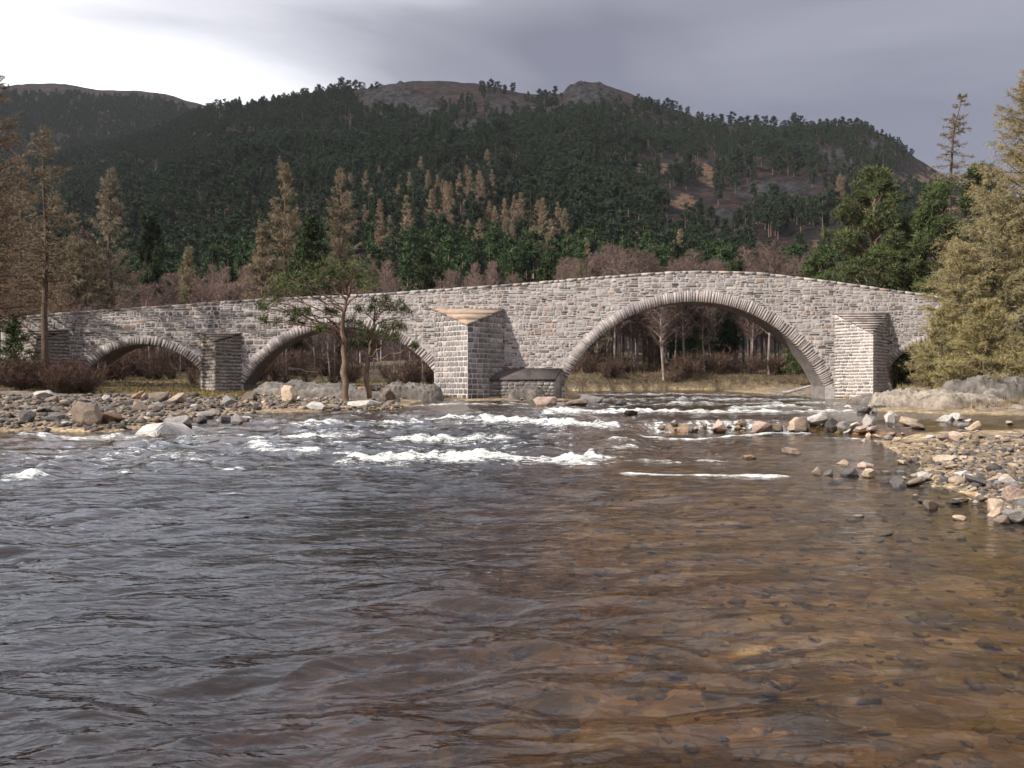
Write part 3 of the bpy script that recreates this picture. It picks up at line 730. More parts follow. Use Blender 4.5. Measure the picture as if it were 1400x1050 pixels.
# low footing with a sloping slate top between the tall cutwater and the main arch
bmf = bmesh.new()
prof = [(-1.5, 0.9, -0.8), (-1.2, 0.9, 2.25), (3.86, 0.9, 2.25), (3.86, 0.9, -0.8)]
def foot_mesh(name, V, mat, col):
    V = np.array(V); Fv = [(0, 1, 2, 3), (7, 6, 5, 4), (0, 4, 5, 1), (1, 5, 6, 2), (2, 6, 7, 3), (3, 7, 4, 0)]
    return bl(name, mesh_np(name, V, [Fv], np.tile(col, (8, 1)), [mat]))
fo_ = foot_mesh('footing', [(-1.6, BY - 1.1, -.8), (-1.6, BY - 1.1, 2.0), (3.2, BY - 1.1, 2.0), (3.2, BY - 1.1, -.8), (-1.6, BY + .1, -.8), (-1.6, BY + .1, 2.8), (3.84, BY + .1, 2.8), (3.84, BY + .1, -.8)], M_MORT_D, (.2, .18, .17))
S3 = Stones(); z = 0.3
while z < 1.95:
    h_ = random.uniform(.18, .3); s = -1.5
    while s < 3.1:
        w = random.uniform(.3, .8); S3.add(quadpoly(s + .015, min(s + w, 3.18) - .015, z + .012, min(z + h_, 1.98) - .012, .02, .25), ((0, BY - 1.1, 0), (1, 0, 0), (0, -1, 0)), random.uniform(.02, .06), stone_col('ashlar')); s += w
    z += h_
S3.build(fo_, 'block', 'block_masonry', 0, M_ST)
for k in range(1):
    x0 = -1.7; x1 = 3.83; e_ = -.6
    V = [(x0, BY - 1.2, 1.92), (x0, BY - .02, 2.72), (x1, BY - .02, 2.72), (x1 + e_, BY - 1.2, 1.92), (x0, BY - 1.2, 2.04), (x0, BY - .02, 2.84), (x1, BY - .02, 2.84), (x1 + e_, BY - 1.2, 2.04)]
    V = np.array(V); c0 = V.mean(0); Fv = [(0, 1, 2, 3), (7, 6, 5, 4), (0, 4, 5, 1), (1, 5, 6, 2), (2, 6, 7, 3), (3, 7, 4, 0)]
    o = link('slab', mesh_np('slab', V - c0, [Fv], np.tile(np.array((.10, .086, .08)) * random.uniform(.8, 1.15), (8, 1)), [M_ST]), fo_); o.location = c0
# ------------------------------------------------------------------ trees
def unit(v): return v / np.maximum(np.linalg.norm(v, axis=-1, keepdims=True), 1e-9)
def tubes(P0, P1, R0, R1, k=4):
    P0 = np.asarray(P0, float); P1 = np.asarray(P1, float); n = len(P0)
    d = unit(P1 - P0); ref = np.where(np.abs(d[:, 2:3]) > 0.9, np.array([[1.0, 0, 0]]), np.array([[0, 0, 1.0]]))
    a = unit(np.cross(d, ref)); b = np.cross(d, a)
    th = np.arange(k) / k * 2 * np.pi
    ring = np.cos(th)[None, :, None] * a[:, None, :] + np.sin(th)[None, :, None] * b[:, None, :]
    V = np.concatenate([P0[:, None, :] + ring * np.asarray(R0)[:, None, None], P1[:, None, :] + ring * np.asarray(R1)[:, None, None]], 1).reshape(-1, 3)
    i = np.arange(n)[:, None] * 2 * k; j = np.arange(k)[None, :]
    Q = np.stack([i + j, i + (j + 1) % k, i + k + (j + 1) % k, i + k + j], -1).reshape(-1, 4)
    return V, Q
def slivers(P, D, L, Wd, r):
    """thin triangles from P along unit D: twigs, needles"""
    n = len(P); s = unit(np.cross(D, unit(r.normal(size=(n, 3))))) * (np.asarray(Wd) / 2)[:, None] * np.ones((n, 1))
    V = np.stack([P - s, P + s, P + D * np.asarray(L)[:, None]], 1).reshape(-1, 3)
    return V, np.arange(n * 3).reshape(-1, 3)
def shade(n, r, lo=0.75, hi=1.25, per=3):
    v = r.uniform(lo, hi, n); hue = r.normal(0, 0.05, n)
    c = np.stack([v * (1 + hue), v, v * (1 - hue)], -1); return np.repeat(c, per, 0)

def polyline_tube(pts, rad, k=6):
    pts = np.asarray(pts, float); rad = np.asarray(rad, float); n = len(pts)
    d = np.gradient(pts, axis=0); d = unit(d); ref = np.array([1.0, 0.0, 0.02])
    a = unit(np.cross(d, ref)); b = np.cross(d, a); th = np.arange(k) / k * 2 * np.pi
    V = (pts[:, None, :] + rad[:, None, None] * (np.cos(th)[None, :, None] * a[:, None, :] + np.sin(th)[None, :, None] * b[:, None, :])).reshape(-1, 3)
    i = np.arange(n - 1)[:, None] * k; j = np.arange(k)[None, :]
    Q = np.stack([i + j, i + (j + 1) % k, i + k + (j + 1) % k, i + k + j], -1).reshape(-1, 4)
    return V, Q
def cat(parts):
    V = []; Fs = []; off = 0
    for v, f in parts: V.append(v); Fs.append(f + off); off += len(v)
    return np.concatenate(V), np.concatenate(Fs)

def conifer(seed, h, r, nb, tw, sp, t0=0.12, asc=(-0.15, 0.25), rise=0.3, r0=None, twl=0.2, tww=0.03, spl=0.18, spw=0.03, shape=0.85, bend=(0, 0), k=3, wig=0.012, gap=0.0):
    """leafless larch or birch: trunk, whorled limbs, side twigs and short spurs; returns (wood mesh data, twig mesh data)"""
    q = np.random.default_rng(seed); r0 = r0 or h * 0.014
    tt = np.linspace(0, 1, 14); off = np.cumsum(q.normal(0, wig * h * .35, (14, 2)), 0) * tt[:, None]
    bx = np.array(bend)[None, :] * (np.clip(tt - .75, 0, 1) / .25)[:, None] ** 1.5
    tp = np.concatenate([off + bx, (tt * h)[:, None]], 1)
    parts = [polyline_tube(tp - [0, 0, 0.3], r0 * (1 - tt) ** 0.85 + 0.012, 7)]
    tb = np.sort(q.uniform(t0, 0.985, nb) ** 0.92)
    if gap: tb = tb[(np.sin(tb * 37 + seed) > -1 + gap) | (tb > .9)]
    nb = len(tb)
    bp = np.stack([np.interp(tb, tt, tp[:, i]) for i in range(3)], 1)
    az = np.cumsum(q.uniform(1.6, 3.2, nb)); Lb = r * (np.clip((1 - tb) / (1 - t0), 0, 1) ** shape) * q.uniform(.55, 1.12, nb) + 0.03 * r
    lowfade = np.clip((tb - t0) / 0.12, 0.35, 1); Lb = Lb * lowfade
    dh = np.stack([np.cos(az), np.sin(az), np.zeros(nb)], 1)
    a_ = asc[0] + (asc[1] - asc[0]) * tb + q.normal(0, .12, nb); b_ = rise + q.normal(0, .12, nb)
    s = np.linspace(0, 1, 6)
    side = np.stack([-np.sin(az), np.cos(az), np.zeros(nb)], 1); curl = q.normal(0, .12, nb)
    BP = bp[:, None, :] + dh[:, None, :] * (Lb[:, None] * s)[..., None] + side[:, None, :] * (Lb * curl)[:, None, None] * (s ** 2)[None, :, None]
    BP[..., 2] += Lb[:, None] * (a_[:, None] * s + b_[:, None] * s ** 2)
    rb = (0.004 * h * (1 - tb) + 0.012)[:, None] * (1 - s[None, :]) ** .8 + 0.008
    parts.append(tubes(BP[:, :-1].reshape(-1, 3), BP[:, 1:].reshape(-1, 3), rb[:, :-1].ravel(), rb[:, 1:].ravel(), k))
    # twigs
    m = np.maximum(3, (tw * (Lb / max(r, .1)) ** .65).astype(int)); bi = np.repeat(np.arange(nb), m); ss = q.uniform(.1, 1, len(bi)) ** .85
    ii = np.minimum((ss * 5).astype(int), 4); fr = ss * 5 - ii
    TP = BP[bi, ii] * (1 - fr)[:, None] + BP[bi, ii + 1] * fr[:, None]
    sg = np.where(q.random(len(bi)) < .5, -1, 1)
    an = q.uniform(.5, 1.3, len(bi)) * sg
    TD = dh[bi] * np.cos(an)[:, None] + side[bi] * np.sin(an)[:, None]; TD[:, 2] += q.normal(rise - .25, .38, len(bi)); TD = unit(TD)
    TL = (twl * Lb[bi] * (1.15 - .6 * ss) + 0.12) * q.uniform(.5, 1.4, len(bi))
    v1, f1 = slivers(TP, TD, TL, np.full(len(bi), tww), q)
    c1 = shade(len(bi), q, .7, 1.1)
    if sp:
        ti = np.repeat(np.arange(len(bi)), sp); us = q.uniform(.1, 1, len(ti))
        SP = TP[ti] + TD[ti] * (TL[ti] * us)[:, None]; SD = unit(TD[ti] * .6 + q.normal(0, .8, (len(ti), 3)))
        v2, f2 = slivers(SP, SD, spl * q.uniform(.5, 1.5, len(ti)), np.full(len(ti), spw), q)
        V, Fc = cat([(v1, f1), (v2, f2)]); c = np.concatenate([c1, shade(len(ti), q, .8, 1.3)])
    else: V, Fc, c = v1, f1, c1
    return cat(parts), (V, Fc, c)

def tuft_cloud(q, centres, radii, n, size, width, flat=0.7, upb=0.35):
    """needle tufts: slivers radiating from sub-clumps spread through each pad"""
    P = []; D = []
    for c, rr in zip(centres, radii):
        ns = max(3, int(4 + rr * 5)); sub = unit(q.normal(size=(ns, 3))) * q.uniform(.35, 1, (ns, 1)) ** .5 * rr * [1, 1, flat]
        kk = q.integers(0, ns, n); d = unit(q.normal(size=(n, 3)) + [0, 0, upb]); 
        P.append(c + sub[kk] + d * (rr * .34 * q.uniform(.1, 1, n))[:, None]); D.append(unit(d + q.normal(0, .5, (n, 3)) + [0, 0, .25]))
    P = np.concatenate(P); D = np.concatenate(D)
    V, Fc = slivers(P, D, size * q.uniform(.6, 1.4, len(P)), width * q.uniform(.7, 1.3, len(P)), q)
    pad = np.repeat(q.uniform(.8, 1.2, len(centres)), n)
    return V, Fc, shade(len(P), q, .7, 1.25) * np.repeat(pad, 3)[:, None]

def scots_pine(seed, h, limbs, trunk_pts, r0, n, size, width, flat=.6, k=6):
    """limbs: (start t on trunk, pad centre xyz, pad radius)"""
    q = np.random.default_rng(seed); tp = np.array(trunk_pts, float); tt = np.linspace(0, 1, len(tp))
    t2 = np.linspace(0, 1, 16); tp2 = np.stack([np.interp(t2, tt, tp[:, i]) for i in range(3)], 1); tp2[1:-1, :2] += q.normal(0, .012 * h, (14, 2))
    parts = [polyline_tube(tp2 - [0, 0, .2], r0 * (1 - .8 * t2) + .01, 8)]
    cs = []; rs = []
    for (t, c, rr) in limbs:
        s0 = np.array([np.interp(t, t2, tp2[:, i]) for i in range(3)]); c = np.array(c, float); mid = (s0 + c) / 2 + q.normal(0, .08 * np.linalg.norm(c - s0), 3)
        pp = np.array([(1 - a) ** 2 * s0 + 2 * a * (1 - a) * mid + a * a * c for a in np.linspace(0, 1, 8)])
        pp[1:-1] += q.normal(0, .03 * np.linalg.norm(c - s0), (6, 3))
        ra = (r0 * .38 * (1 - .7 * t)) * (1 - np.linspace(0, 1, 8)) ** .8 + .015
        parts.append(polyline_tube(pp, ra, 5)); cs.append(c); rs.append(rr)
        for _ in range(4):
            e_ = c + unit(q.normal(size=3)) * rr * [.9, .9, .45]; a = pp[q.integers(4, 7)]
            parts.append(polyline_tube(np.array([a, (a + e_) / 2 + q.normal(0, .06, 3), e_]), np.array([.03, .02, .008]), 3))
    return cat(parts), tuft_cloud(q, cs, rs, n, size, width, flat)

# materials
M_LARCH = m_leaf('larch_twigs', (0.208, 0.178, 0.134), (0.262, 0.226, 0.168), .8, .35)
M_LARCHG = m_leaf('larch_budding', (0.215, 0.180, 0.096), (0.268, 0.226, 0.116), .8, .35)
M_BIRCH = m_leaf('birch_twigs', (0.152, 0.108, 0.096), (0.188, 0.138, 0.114), .8, .3)
M_PINE = m_leaf('pine_needles', (0.056, 0.068, 0.027), (0.096, 0.110, 0.038), .6, .4)
M_PINEH = m_leaf('hill_pine_needles', (0.021, 0.033, 0.017), (0.038, 0.052, 0.023), .7, .15)
M_BARKL = m_bark('larch_bark', (0.085, 0.062, 0.052), (0.16, 0.125, 0.105))
M_BARKP = m_bark('pine_bark', (0.11, 0.075, 0.058), (0.23, 0.155, 0.115))
M_BARKB = m_bark('birch_bark', (0.15, 0.13, 0.12), (0.46, 0.42, 0.39), 1.2)

def as_mesh(name, wood, leaf, mw, ml, wood_col=None):
    a = mesh_np(name + '_trunk', wood[0], [wood[1]], None, [mw], True)
    b = mesh_np(name + '_crown', leaf[0], [leaf[1]], leaf[2], [ml])
    return a, b
def one_mesh(name, wood, leaf, mw, ml):
    V, _ = cat([(wood[0], wood[1]), (leaf[0], leaf[1])]) if False else (np.concatenate([wood[0], leaf[0]]), 0)
    col = np.concatenate([np.ones((len(wood[0]), 3)), leaf[2]])
    mi = np.concatenate([np.zeros(len(wood[1]), int), np.ones(len(leaf[1]), int)])
    return mesh_np(name, V, [wood[1], leaf[1] + len(wood[0])], col, [mw, ml], False, None, mi)
def tree(name, pair, x, y, label, cat_='tree', group=None, sc=1.0, rz=0.0, tint=(1, 1, 1), z=None, sxy=None):
    o = link(name, None); o.location = (x, y, land_z(x, y) - 0.05 if z is None else z); o.rotation_euler = (0, 0, rz)
    o.scale = (sxy or sc, sxy or sc, sc); tag(o, label, cat_, group)
    link('trunk', pair[0], o, color=tint); link('crown', pair[1], o, color=tint)
    return o

# --- tall larches and pines, each placed by where it stands
def larch_pair(seed, h, r, **k):
    d = dict(nb=120, tw=34, sp=7, t0=.10, twl=.20, tww=.035, spl=.22, spw=.035); d.update(k); mt = d.pop('mat', M_LARCH)
    w, l = conifer(seed, h, r, **d); return as_mesh('larch', w, l, M_BARKL, mt)
# right bank, in front of the bridge end
RL = [  # px of the trunk, distance, tip row, radius, label, tint, extra
    (1410, 57.0, 78, 8.6, 'tallest golden brown larch at the right edge of the photo', (1.0, .95, .9), {}),
    (1356, 55.0, 225, 4.6, 'golden brown larch rising just left of the tallest one on the right bank', (1.0, 1.0, 1.0), {}),
    (1312, 53.5, 330, 3.8, 'bushy olive larch hiding the right end of the bridge parapet', (1.0, .98, .9), {}),
    (1292, 52.0, 420, 2.9, 'low olive larch hanging over the rocks by the smallest arch on the right', (1.0, 1.0, .88), {}),
    (1345, 47.5, 408, 3.3, 'low bushy larch with branches down to the pale bedrock on the right', (1.0, .98, .85), {})]
for i, (px, Yd, tip, rr, lab, tint, ek) in enumerate(RL):
    x = wx(px, Yd); zg = land_z(x, Yd); h_ = wz(tip, Yd) - zg
    pr = larch_pair(200 + i, h_, rr, mat=M_LARCHG, nb=int(60 + h_ * 7) if i else 330, tw=46 if i else 62, sp=13, t0=.03, asc=(-.25, .35), rise=.22, twl=.22, tww=.03, spl=.22, spw=.026, shape=.78 if i else .95)
    tree('larch_tree', pr, x, Yd, lab, tint=tint, z=zg - .05)
# left bank, in front of the bridge end
for i, (px, Yd, tip, rr, lab, tint, ek) in enumerate([
    (62, 59.0, 172, 3.3, 'slim bare larch with dark trunk standing before the left end of the bridge', (.82, .74, .64), dict(t0=.36, nb=95, tw=26)),
    (-8, 62.0, 88, 4.6, 'tall reddish brown larch at the left edge of the photo', (.86, .72, .62), dict(t0=.14, nb=150)),
    (28, 72.0, 205, 4.0, 'reddish larch just right of the tall larch at the left edge', (.74, .63, .56), dict(t0=.18, nb=110)),
    (-30, 54.0, 190, 4.0, 'dark brown larch half outside the left edge of the photo', (.60, .47, .42), dict(t0=.2, nb=110))]):
    x = wx(px, Yd); zg = land_z(x, Yd); h_ = wz(tip, Yd) - zg
    d = dict(tw=36, sp=9, asc=(-.35, .2), rise=.30, tww=.03, spl=.22, spw=.03, shape=.75); d.update(ek)
    tree('larch_tree', larch_pair(230 + i, h_, rr, **d), x, Yd, lab, tint=tint, z=zg - .05)
# behind the bridge
for i, (px, Yd, tip, rr, lab, tint, ek) in enumerate([
    (152, 96.0, 230, 4.3, 'pointed yellowish larch behind the leftmost arch', (.95, .92, .85), {}),
    (392, 112.0, 219, 5.0, 'tall pointed tan larch behind the second arch, left of the dark fir', (.98, .88, .75), {}),
    (466, 116.0, 228, 5.2, 'tall pointed tan larch behind the bridge, right of the dark fir', (.95, .86, .75), {}),
    (358, 108.0, 300, 4.0, 'low broad tan larch behind the parapet left of the tall larches', (.95, .85, .72), {}),
    (110, 92.0, 318, 3.4, 'short yellow brown larch behind the left end of the parapet', (.9, .85, .72), {}),
    (255, 104.0, 336, 2.6, 'small yellowish larch behind the parapet between the left arches', (1.0, 1.0, .75), {}),
    (1293, 132.0, 128, 5.2, 'lone thin larch with bent tip standing against the grey sky', (.80, .70, .62), dict(nb=100, tw=34, sp=7, bend=(1.6, 0), t0=.25, shape=.55, asc=(-.12, .1), rise=.05, tww=.07, spl=.34, spw=.07))]):
    x = wx(px, Yd); zg = land_z(x, Yd); h_ = wz(tip, Yd) - zg
    d = dict(nb=170, tw=40, sp=9, t0=.06, asc=(-.1, .5), rise=.22, tww=.045, spl=.30, spw=.045, shape=.8, twl=.26); d.update(ek)
    tree('larch_tree', larch_pair(250 + i, h_, rr, **d), x, Yd, lab, tint=tint, z=zg - .05)

# --- broad pines behind the right end of the bridge
def crown_pads(q, h, base, prof, n, rr):
    L = []
    for i in range(n):
        t = base + (1 - base) * (i + q.random()) / n; R_ = np.interp((t - base) / (1 - base), prof[0], prof[1]); a = q.uniform(0, 2 * np.pi); rad = R_ * q.uniform(.35, 1.0)
        L.append((max(.12, t - .12), (rad * math.cos(a), rad * math.sin(a), t * h), rr * q.uniform(.7, 1.3) * (1 - .3 * t)))
    return L
def big_pine(seed, h, rad, base, n_pad, rr, n, size, width, profile=None, mat=None, r0=None, lean=0.0):
    q = np.random.default_rng(seed); prof = profile or ([0, .25, .6, .85, 1], [.8, 1, .8, .5, .12])
    prof = (prof[0], [v * rad for v in prof[1]])
    limbs = crown_pads(q, h * .95, base, prof, n_pad, rr)
    w, l = scots_pine(seed, h, limbs, [(0, 0, 0), (lean * .3, 0, h * .5), (lean, 0, h * .95)], r0 or h * .018, n, size, width)
    return as_mesh('pine', w, l, M_BARKP, mat or M_PINE)
for i, (px, Yd, tip, rad, base, npd, lab, tint) in enumerate([
    (1195, 94.0, 222, 6.0, .28, 110, 'broad bright green pine behind the right pier', (1.0, 1.0, 1.0)),
    (1284, 90.0, 238, 3.8, .30, 62, 'rounded dark green pine between the broad pine and the right larches', (.8, .88, .85)),
    (1235, 101.0, 300, 4.6, .2, 60, 'dark green pine low between the two bigger pines on the right', (.7, .8, .75)),
    (1120, 104.0, 330, 4.2, .15, 55, 'small green pine behind the parapet right of the crown of the bridge', (.75, .9, .8)),
    (1340, 84.0, 215, 3.4, .3, 40, 'dark pine showing through the larches on the right bank', (.55, .62, .55))]):
    x = wx(px, Yd); zg = land_z(x, Yd); h_ = wz(tip, Yd) - zg
    tree('pine_tree', big_pine(300 + i, h_, rad, base, npd, 1.5, 560, .40, .085), x, Yd, lab, tint=tint, z=zg)
for i, (px, Yd, tip, rad, base, npd, lab, tint, tr) in enumerate([
    (424, 107.0, 292, 4.4, .12, 70, 'dark green fir between the two tall tan larches', (.50, .62, .62), 'fir_tree'),
    (205, 112.0, 284, 3.6, .15, 50, 'dark green fir behind the parapet between the left arches', (.36, .46, .48), 'fir_tree'),
    (100, 100.0, 330, 3.0, .2, 36, 'dark green fir among the larches on the left', (.5, .6, .55), 'fir_tree'),
    (580, 126.0, 338, 4.2, .12, 52, 'dark green fir behind the parapet above the tall cutwater', (.40, .52, .50), 'fir_tree'),
    (745, 132.0, 352, 3.2, .12, 40, 'small dark fir behind the parapet left of the main arch', (.40, .52, .50), 'fir_tree'),
    (1005, 120.0, 352, 3.2, .12, 44, 'small dark fir behind the crown of the main arch', (.42, .52, .48), 'fir_tree'),
    (945, 116.0, 400, 3.0, .12, 40, 'dark fir on the far bank seen through the top of the main arch', (.5, .66, .5), 'fir_tree')]):
    x = wx(px, Yd); zg = land_z(x, Yd); h_ = wz(tip, Yd) - zg
    pf = ([0, .15, .5, .8, 1], [.85, 1, .68, .35, .04])
    tree(tr, big_pine(330 + i, h_, rad, base, npd, 1.25, 300, .48, .11, pf), x, Yd, lab, tint=tint, z=zg)
x = wx(18, 60.5); zg = land_z(x, 60.5)
tree('spruce_tree', big_pine(360, wz(432, 60.5) - zg, 1.7, .05, 30, .55, 120, .28, .07, ([0, .15, .5, .8, 1], [1, 1, .65, .3, .05])), x, 60.5, 'small young green spruce before the left end of the bridge', tint=(.7, .85, .6), z=zg)
x = wx(1238, 70.5); zg = land_z(x, 70.5)
tree('spruce_tree', big_pine(361, wz(468, 70.5) - zg, 1.5, .25, 26, .6, 120, .32, .08), x, 70.5, 'young green pine seen through the small right arch', tint=(.6, .7, .5), z=zg)

# --- the two gnarled pines on the rocks before the second arch
def island_pine(seed, px, Yd, base_row, pads, trunk, lab, r0, n=400):
    x0 = wx(px, Yd); z0 = wz(base_row, Yd)
    tp = [(wx(a, Yd) - x0, dy, wz(b, Yd) - z0) for (a, b, dy) in trunk]
    h_ = tp[-1][2]
    limbs = [(t, (wx(a, Yd) - x0, dy, wz(b, Yd) - z0), rr) for (t, a, b, dy, rr) in pads]
    w, l = scots_pine(seed, h_, limbs, tp, r0, n, .26, .040, .36)
    tree('gnarled_pine', as_mesh('gnarled_pine', w, l, M_BARKP, M_PINE), x0, Yd, lab, tint=(.95, .95, .9), z=z0)
island_pine(401, 474, 52.0, 548, [
    (.55, 380, 393, .5, .95), (.6, 398, 384, -.6, .95), (.62, 418, 378, .6, 1.0), (.7, 440, 368, -.4, 1.0), (.75, 462, 366, .5, 1.05), (.8, 486, 370, -.5, 1.0), (.8, 502, 378, .4, .9),
    (.72, 430, 392, 1.2, .95), (.75, 456, 384, -1.2, 1.0), (.8, 480, 386, 1.1, .9), (.66, 408, 398, -1.0, .8), (.45, 362, 420, .3, .75), (.42, 378, 412, -.8, .8), (.42, 396, 428, .6, .7), (.40, 372, 440, -.4, .65), (.42, 400, 440, .9, .6),
    (.5, 418, 430, -.7, .6), (.55, 452, 424, .9, .6), (.62, 508, 392, -.7, .75), (.35, 450, 452, -.9, .5), (.85, 470, 376, 0, .9)],
    [(474, 548, 0), (470, 505, .1), (467, 460, .15), (469, 425, .2), (474, 395, .2), (478, 375, .2)], 'larger gnarled pine with flat spreading crown on the rocks before the second arch', .21)
island_pine(402, 505, 53.0, 540, [
    (.8, 515, 410, .5, .8), (.75, 535, 414, -.5, .9), (.7, 548, 424, .4, .75), (.85, 522, 420, 1.0, .8), (.55, 548, 446, -.4, .65), (.5, 530, 446, .8, .85), (.45, 508, 450, -.7, .95), (.45, 494, 458, .7, .9), (.4, 520, 460, .2, .95),
    (.35, 540, 462, -.6, .6), (.35, 486, 470, .6, .7), (.3, 505, 474, .9, .8), (.3, 567, 474, -.2, .45), (.75, 500, 424, -.6, .6), (.65, 484, 440, .3, .65)],
    [(505, 540, 0), (503, 500, -.1), (506, 470, 0), (510, 440, .1), (512, 415, .1)], 'smaller dark gnarled pine on the rocks just left of the tall cutwater', .16, 330)

ALONG = [(60, 'left end of bridge'), (120, 'the leftmost cutwater'), (275, 'the leftmost arch'), (335, 'the narrow left pier'), (465, 'left half of second arch'), (590, 'right half of second arch'), (700, 'the tall cutwater'),
         (780, 'the low slate-topped footing'), (870, 'left side of main arch'), (1010, 'crown of main arch'), (1130, 'right side of main arch'), (1215, 'the right pier'), (9999, 'right end of bridge')]
def along(px):
    for a, t in ALONG:
        if px < a: return t
def vary(tall, tone): return ('tall ' if tall > .66 else 'short ' if tall < .33 else 'mid-sized ') + ('pale ' if tone > .66 else 'dark ' if tone < .33 else '')
# --- woodland on the flat behind the bridge: copies of a few built trees
birch_p = []
for s_ in range(4):
    w, l = conifer(500 + s_, 12, 2.6, 60, 30, 5, t0=.28, asc=(.9, 1.2), rise=.15, r0=.13, twl=.34, tww=.03, spl=.34, spw=.03, shape=.5, wig=.03)
    birch_p.append(as_mesh('birch', w, l, M_BARKB, M_BIRCH))
larch_p = []
for s_ in range(3):
    w, l = conifer(520 + s_, 18, 3.6, 90, 22, 5, t0=.15, asc=(-.2, .45), rise=.25, tww=.06, spl=.34, spw=.06, shape=.72)
    larch_p.append(as_mesh('larch', w, l, M_BARKL, M_LARCH))
q = np.random.default_rng(99)
def stand(n, xr, yr, kind, group, labels, sc, tint, ok=None, name=None):
    c = 0; tries = 0
    while c < n and tries < n * 30:
        tries += 1
        y = q.uniform(*yr); x = wx(q.uniform(*xr), y)
        if ok and not ok(x, y): continue
        z = land_z(x, y)
        if z < float(wlc(x, y)) + .35: continue
        f_, f2 = q.random(), q.random(); s_ = sc[0] + (sc[1] - sc[0]) * f_; v = .75 + .45 * f2; pr = kind[q.integers(len(kind))]
        tree(name, pr, x, y, vary(f_, f2) + labels + ', ' + ('behind ' if y < 100 else 'beyond ') + along(700 + F * x / y), group=group, sc=s_, rz=q.uniform(0, 6.28), tint=(tint[0] * v, tint[1] * v, tint[2] * v), z=z - .1, sxy=s_ * q.uniform(.85, 1.2)); c += 1
free = lambda x, y: y > 72
stand(104, (770, 1130), (106, 140), birch_p, 'bare birches on the far bank', 'purplish birch on the far bank', (.85, 1.4), (.72, .65, .63), None, 'birch_tree')
stand(16, (775, 960), (108, 135), larch_p, 'slim larches on the far bank', 'slim larch on the far bank', (.6, .85), (.62, .58, .50), None, 'larch_tree')
stand(34, (330, 610), (76, 120), birch_p, 'bare trees behind the second arch', 'birch in the dark wood', (.5, .8), (.62, .56, .54), free, 'birch_tree')
stand(26, (60, 330), (78, 120), birch_p, 'bare trees behind the leftmost arch', 'bare birch in the wood', (.55, .95), (.75, .66, .64), free, 'birch_tree')
stand(70, (160, 350), (120, 215), birch_p, 'reddish birches above the left parapet', 'reddish birch on the slope', (.8, 1.15), (1.0, .88, .86), None, 'birch_tree')
stand(60, (480, 900), (140, 215), birch_p, 'reddish birches above the middle parapet', 'reddish birch on the slope', (.8, 1.1), (1.0, .90, .86), None, 'birch_tree')
stand(26, (-60, 150), (84, 150), larch_p, 'brown larches behind the left end', 'brown larch in the wood', (.6, .95), (.72, .58, .50), None, 'larch_tree')
stand(22, (1010, 1260), (140, 210), birch_p, 'birches behind the right parapet', 'bare birch on the slope', (.7, 1.0), (.9, .78, .74), None, 'birch_tree')

# --- conifers on the hillside
hp = []
for s_ in range(6):
    qq = np.random.default_rng(600 + s_); h_ = 13.0; rad = [1.9, 2.4, 1.7, 2.6, 2.1, 3.4][s_]; base = [.22, .3, .15, .38, .25, .45][s_]
    prof = ([0, .25, .6, .85, 1], [.9, 1, .75, .45, .1]) if s_ % 2 == 0 else ([0, .3, .7, .9, 1], [.6, 1, .95, .6, .2])
    limbs = crown_pads(qq, h_ * .95, base, (prof[0], [v * rad for v in prof[1]]), 24, 1.0)
    l = tuft_cloud(qq, [np.array(c) for _, c, _ in limbs], [r_ for _, _, r_ in limbs], 64, .85, .26, .7)
    tpz = np.linspace(-.5, h_ * .93, 5); w = polyline_tube(np.stack([tpz * 0, tpz * 0, tpz], 1), np.linspace(.2, .05, 5), 5)
    hp.append(one_mesh('hill_pine', w, l, M_BARKP, M_PINEH))
hl = []
for s_ in range(4):
    w, l = conifer(640 + s_, 16, 3.0, 80, 24, 5, t0=.10, asc=(.1, .6), rise=.25, tww=.11, spl=.5, spw=.11, shape=.8, r0=.2)
    hl.append(one_mesh('hill_larch', w, l, M_BARKL, M_LARCH))

HL = [(382, 228), (480, 258), (500, 262), (518, 236), (535, 262), (545, 276), (560, 262), (478, 300), (498, 318), (520, 300), (533, 318), (548, 250), (575, 240), (585, 262), (598, 256), (606, 268), (616, 262),
      (620, 308), (628, 256), (637, 250), (642, 280), (655, 272), (660, 262), (668, 300), (672, 262), (676, 308), (690, 300), (702, 290), (712, 308), (722, 312), (735, 318), (742, 330), (762, 316), (772, 330),
      (726, 352), (738, 356), (752, 360), (700, 348), (655, 350), (800, 372), (815, 378), (930, 360), (395, 270), (590, 300), (556, 330), (610, 300), (640, 330), (690, 330), (520, 352), (1148, 262), (920, 372), (870, 350), (508, 282), (666, 226)]
for i, (px, py) in enumerate(HL):
    hh = hit_hill(px, py + 22)
    if hh is None: continue
    o = link('larch_tree', hl[i % 4]); o.location = (hh[0], hh[1], hh[2] - .4); s_ = q.uniform(.7, 1.2) * (0.75 + hh[1] / 1800); o.scale = (s_ * 1.1, s_ * 1.1, s_ * q.uniform(.95, 1.25)); o.rotation_euler = (0, 0, q.uniform(0, 6.28))
    v = q.uniform(.85, 1.1); o.color = (1.02 * v, .88 * v, .76 * v, 1)
    tag(o, vary((s_ - .6) / .7, (v - .85) / .25) + 'tan larch ' + ('high' if py < 262 else 'halfway' if py < 315 else 'low') + ' on the hill above ' + along(px), 'tree', 'pale larches on the hillside')

